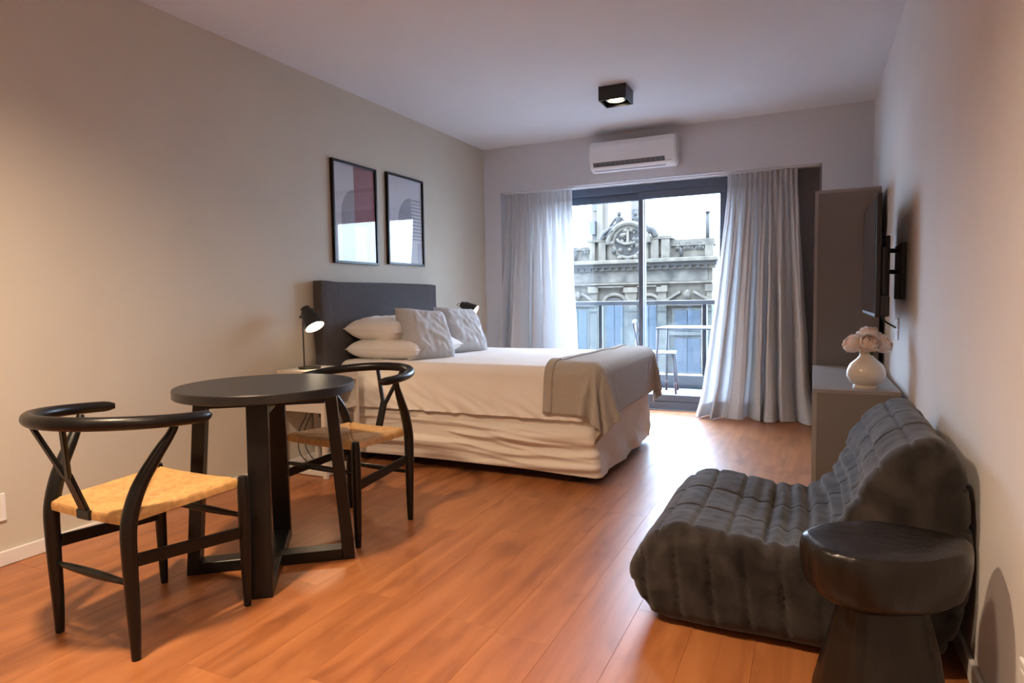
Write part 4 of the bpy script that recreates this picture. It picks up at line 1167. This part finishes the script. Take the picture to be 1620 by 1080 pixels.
for i, (dx, dy, dz, lb) in enumerate(((-0.085, -0.03, 0.062, 'dark green leaf drooping from the vase towards the room'), (0.02, -0.085, 0.055, 'dark green leaf drooping over the near rim of the vase'))):
    def fn(u, v, dx=dx, dy=dy, dz=dz):
        a = u * 2 - 1; d = Vector((dx, dy, 0)).normalized(); n_ = Vector((-d.y, d.x, 0)); w = 0.016 * sin(pi * min(1, v * 0.95 + 0.05)) ** 0.7
        p_ = Vector((dx, dy, 0)) * (0.38 + 0.62 * v) + n_ * (a * w) + Vector((0, 0, dz + 0.02 * sin(v * pi) - 0.02 * v - 0.15 * w * a * a))
        return tuple(p_)
    lf = thing('peony_leaf', lb, 'leaf', (VP[0], VP[1], VP[2] + 0.13), 0, 'leaves in the vase')
    obj('blade', grid(6, 10, fn), 'leaf', lf, True)

# ------------------------------------------------------------------ fireside armchair (quilted, legless)
SY0, SY1 = 2.005, 2.865
def chair_profile(n=220):
    ctrl = [(2.60, 0.012), (2.52, 0.055), (2.475, 0.125), (2.478, 0.175), (2.520, 0.250), (2.575, 0.305), (2.65, 0.330), (2.78, 0.320), (2.90, 0.305), (2.99, 0.302), (3.05, 0.325),
            (3.10, 0.385), (3.140, 0.46), (3.175, 0.545), (3.225, 0.615), (3.295, 0.660), (3.355, 0.660), (3.395, 0.610), (3.418, 0.52), (3.427, 0.40), (3.425, 0.28), (3.405, 0.15), (3.360, 0.05), (3.29, 0.012), (2.95, 0.010)]
    P = [Vector((a, 0, b)) for a, b in ctrl]; m_ = len(P); out = []
    for i in range(m_):
        p0, p1, p2, p3 = P[(i - 1) % m_], P[i], P[(i + 1) % m_], P[(i + 2) % m_]
        for s in range(10):
            t = s / 10
            out.append(0.5 * ((2 * p1) + (p2 - p0) * t + (2 * p0 - 5 * p1 + 4 * p2 - p3) * t * t + (3 * p1 - p0 - 3 * p2 + p3) * t ** 3))
    # resample by arc length
    d = [0.0]
    for i in range(len(out)): d.append(d[-1] + (out[(i + 1) % len(out)] - out[i]).length)
    res = []; j = 0
    for k in range(n):
        s = d[-1] * k / n
        while d[j + 1] < s: j += 1
        f = (s - d[j]) / max(1e-9, d[j + 1] - d[j]); res.append(out[j].lerp(out[(j + 1) % len(out)], f))
    return res, d[-1]
PR, PLEN = chair_profile(420)
from mathutils.geometry import delaunay_2d_cdt
NP = len(PR)
ARC_CREASE = PLEN * min(range(NP), key=lambda i: (PR[i] - Vector((3.04, 0, 0.325))).length) / NP
NRM = []
for i in range(NP):
    tg = (PR[(i + 1) % NP] - PR[i - 1]).normalized(); NRM.append(Vector((-tg.z, 0, tg.x)))
if NRM[0].dot(PR[0] - Vector((2.8, 0, 0.17))) < 0: NRM = [-n_ for n_ in NRM]
SEAM = 0.112             # spacing of the cross seams along the section
def sofa_surf():
    hy = (SY1 - SY0) / 2; dep = 0.075; bodyn = 110
    V, Fq = [], []
    for r in range(bodyn + 1):
        q = r / bodyn
        y_ = (-hy + dep) + 2 * (hy - dep) * q
        edge = min(1, min(q, 1 - q) * 14)
        for i in range(NP):
            arc = PLEN * i / NP
            p_ = PR[i]
            s1 = abs(((arc / SEAM) % 1) - 0.5) * SEAM
            s2 = abs(((q * 3 + 0.5) % 1) - 0.5) * 2 * hy / 3
            under = 0.0 if p_.z < 0.03 else 1.0
            dd = (-0.009 * exp(-(s1 / 0.0065) ** 2) - 0.005 * exp(-(s2 / 0.006) ** 2) * edge + 0.003 * (s1 / SEAM * 2)) * under
            cr = max(0.0, 1 - (abs(y_) / (hy - 0.07)) ** 2)
            dd -= 0.034 * cr * exp(-((arc - ARC_CREASE) / 0.36) ** 2)
            g = exp(-((arc - ARC_CREASE) / 0.19) ** 2)
            dd += g * (0.010 * sin(arc * 118 + 1.6 * nz(y_ * 4, 2)) + 0.009 * nz(arc * 26, y_ * 5)) * (0.4 + 0.6 * edge)
            dd += (0.010 * nz(p_.x * 5, y_ * 5, p_.z * 5) + 0.0015 * nz(p_.x * 24, y_ * 24, p_.z * 24)) * under
            w_ = p_ + NRM[i] * dd
            V.append((w_.x, y_, max(w_.z, 0.004)))
    for r in range(bodyn):
        for i in range(NP):
            i2 = (i + 1) % NP
            Fq.append((r * NP + i, r * NP + i2, (r + 1) * NP + i2, (r + 1) * NP + i))
    for sgn, base in ((-1, 0), (1, bodyn * NP)):
        ring = [Vector((V[base + i][0], V[base + i][2])) for i in range(NP)]
        def inside(x_, z_):
            c_ = False
            for k in range(0, NP, 3):
                a, b = ring[k], ring[(k + 3) % NP]
                if (a.y > z_) != (b.y > z_) and x_ < (b.x - a.x) * (z_ - a.y) / (b.y - a.y) + a.x: c_ = not c_
            return c_
        pts = list(ring)
        sp = 0.013
        for gx in range(int(1.0 / sp)):
            for gz in range(int(0.70 / sp)):
                x_, z_ = 2.45 + gx * sp + (gz % 2) * sp / 2, 0.006 + gz * sp
                if inside(x_, z_):
                    d = min((a.x - x_) ** 2 + (a.y - z_) ** 2 for a in ring[::2]) ** 0.5
                    if d > 0.007: pts.append(Vector((x_, z_)))
        res = delaunay_2d_cdt(pts, [(k, (k + 1) % NP) for k in range(NP)], [], 1, 1e-6)
        mp = {}
        for vi, (co, orig) in enumerate(zip(res[0], res[3])):
            o_ = [k for k in orig if k < NP]
            if o_: mp[vi] = base + o_[0]; continue
            x_, z_ = co.x, co.y
            d = min((a.x - x_) ** 2 + (a.y - z_) ** 2 for a in ring) ** 0.5
            e = min(d / 0.10, 1.0)
            y_ = hy - dep + dep * (1 - (1 - e) ** 2.2) ** 0.5
            ins = min(1, d / 0.03)
            sx_ = abs((((x_ - 2.48 + 0.10 * (z_ - 0.2)) / 0.105) % 1) - 0.5) * 0.105
            seat = 1 if x_ < 3.02 else 0.30
            y_ -= 0.020 * exp(-(sx_ / 0.007) ** 2) * ins * seat * (0.4 + 0.6 * min(1, z_ / 0.12))
            y_ += (0.008 * nz(x_ * 7, z_ * 7, sgn * 3) + 0.007 * sin((x_ * 0.8 + z_) * 42 + 3 * nz(x_ * 5, z_ * 5)) * exp(-(((x_ - 3.0) / 0.14) ** 2 + ((z_ - 0.22) / 0.14) ** 2))
                   + 0.006 * exp(-((z_ - 0.09) / 0.03) ** 2) * nz(x_ * 9, 1.0)) * ins
            mp[vi] = len(V); V.append((x_, sgn * y_, z_))
        for f in res[2]: Fq.append(tuple(mp[k] for k in f))
    return V, Fq
arm = thing('fireside_armchair', 'legless quilted charcoal velour armchair against the wall', 'armchair', (2.95, (SY0 + SY1) / 2, 0))
V, Fq = sofa_surf()
so = obj('upholstery', ([(a - 2.95, b, c_) for a, b, c_ in V], Fq), 'sofa', arm, True)

# ------------------------------------------------------------------ carved stool
st = thing('carved_stool', 'dark glossy carved wooden stool with thick oval seat and flared trunk', 'stool', (3.188, 1.735, 0), YAW)
def seat_fn(a, z):
    return 1 + 0.04 * sin(2 * a + 0.6) + 0.05 * sin(3 * a + 1.6) + 0.02 * sin(5 * a + 0.4) + 0.010 * sin(9 * a + 4 * z)
bm = lathe([(0.02, 0.332), (0.120, 0.334), (0.155, 0.342), (0.180, 0.360), (0.189, 0.385), (0.194, 0.420), (0.194, 0.450), (0.190, 0.468), (0.183, 0.476), (0.172, 0.479), (0.10, 0.480), (0.02, 0.480)], 96, fn=seat_fn)
for v in bm.verts:
    v.co.y *= 0.72
    v.co.z += 0.004 * nz(v.co.x * 9, v.co.y * 9) - 0.030 * v.co.x * (1 if v.co.z < 0.42 else 0.4)
obj('seat', bm, 'stool', st, 35)
bm = lathe([(0.150, 0.0), (0.158, 0.02), (0.150, 0.10), (0.128, 0.21), (0.105, 0.29), (0.098, 0.3315), (0.02, 0.3315)], 48, fn=lambda a, z: 1 + 0.05 * sin(5 * a + 1) + 0.03 * sin(8 * a + 9 * z))
for v in bm.verts:
    v.co.y *= 0.80
    if v.co.z > 0.28: v.co.z -= 0.030 * v.co.x
obj('trunk', bm, 'stool', st, 45)
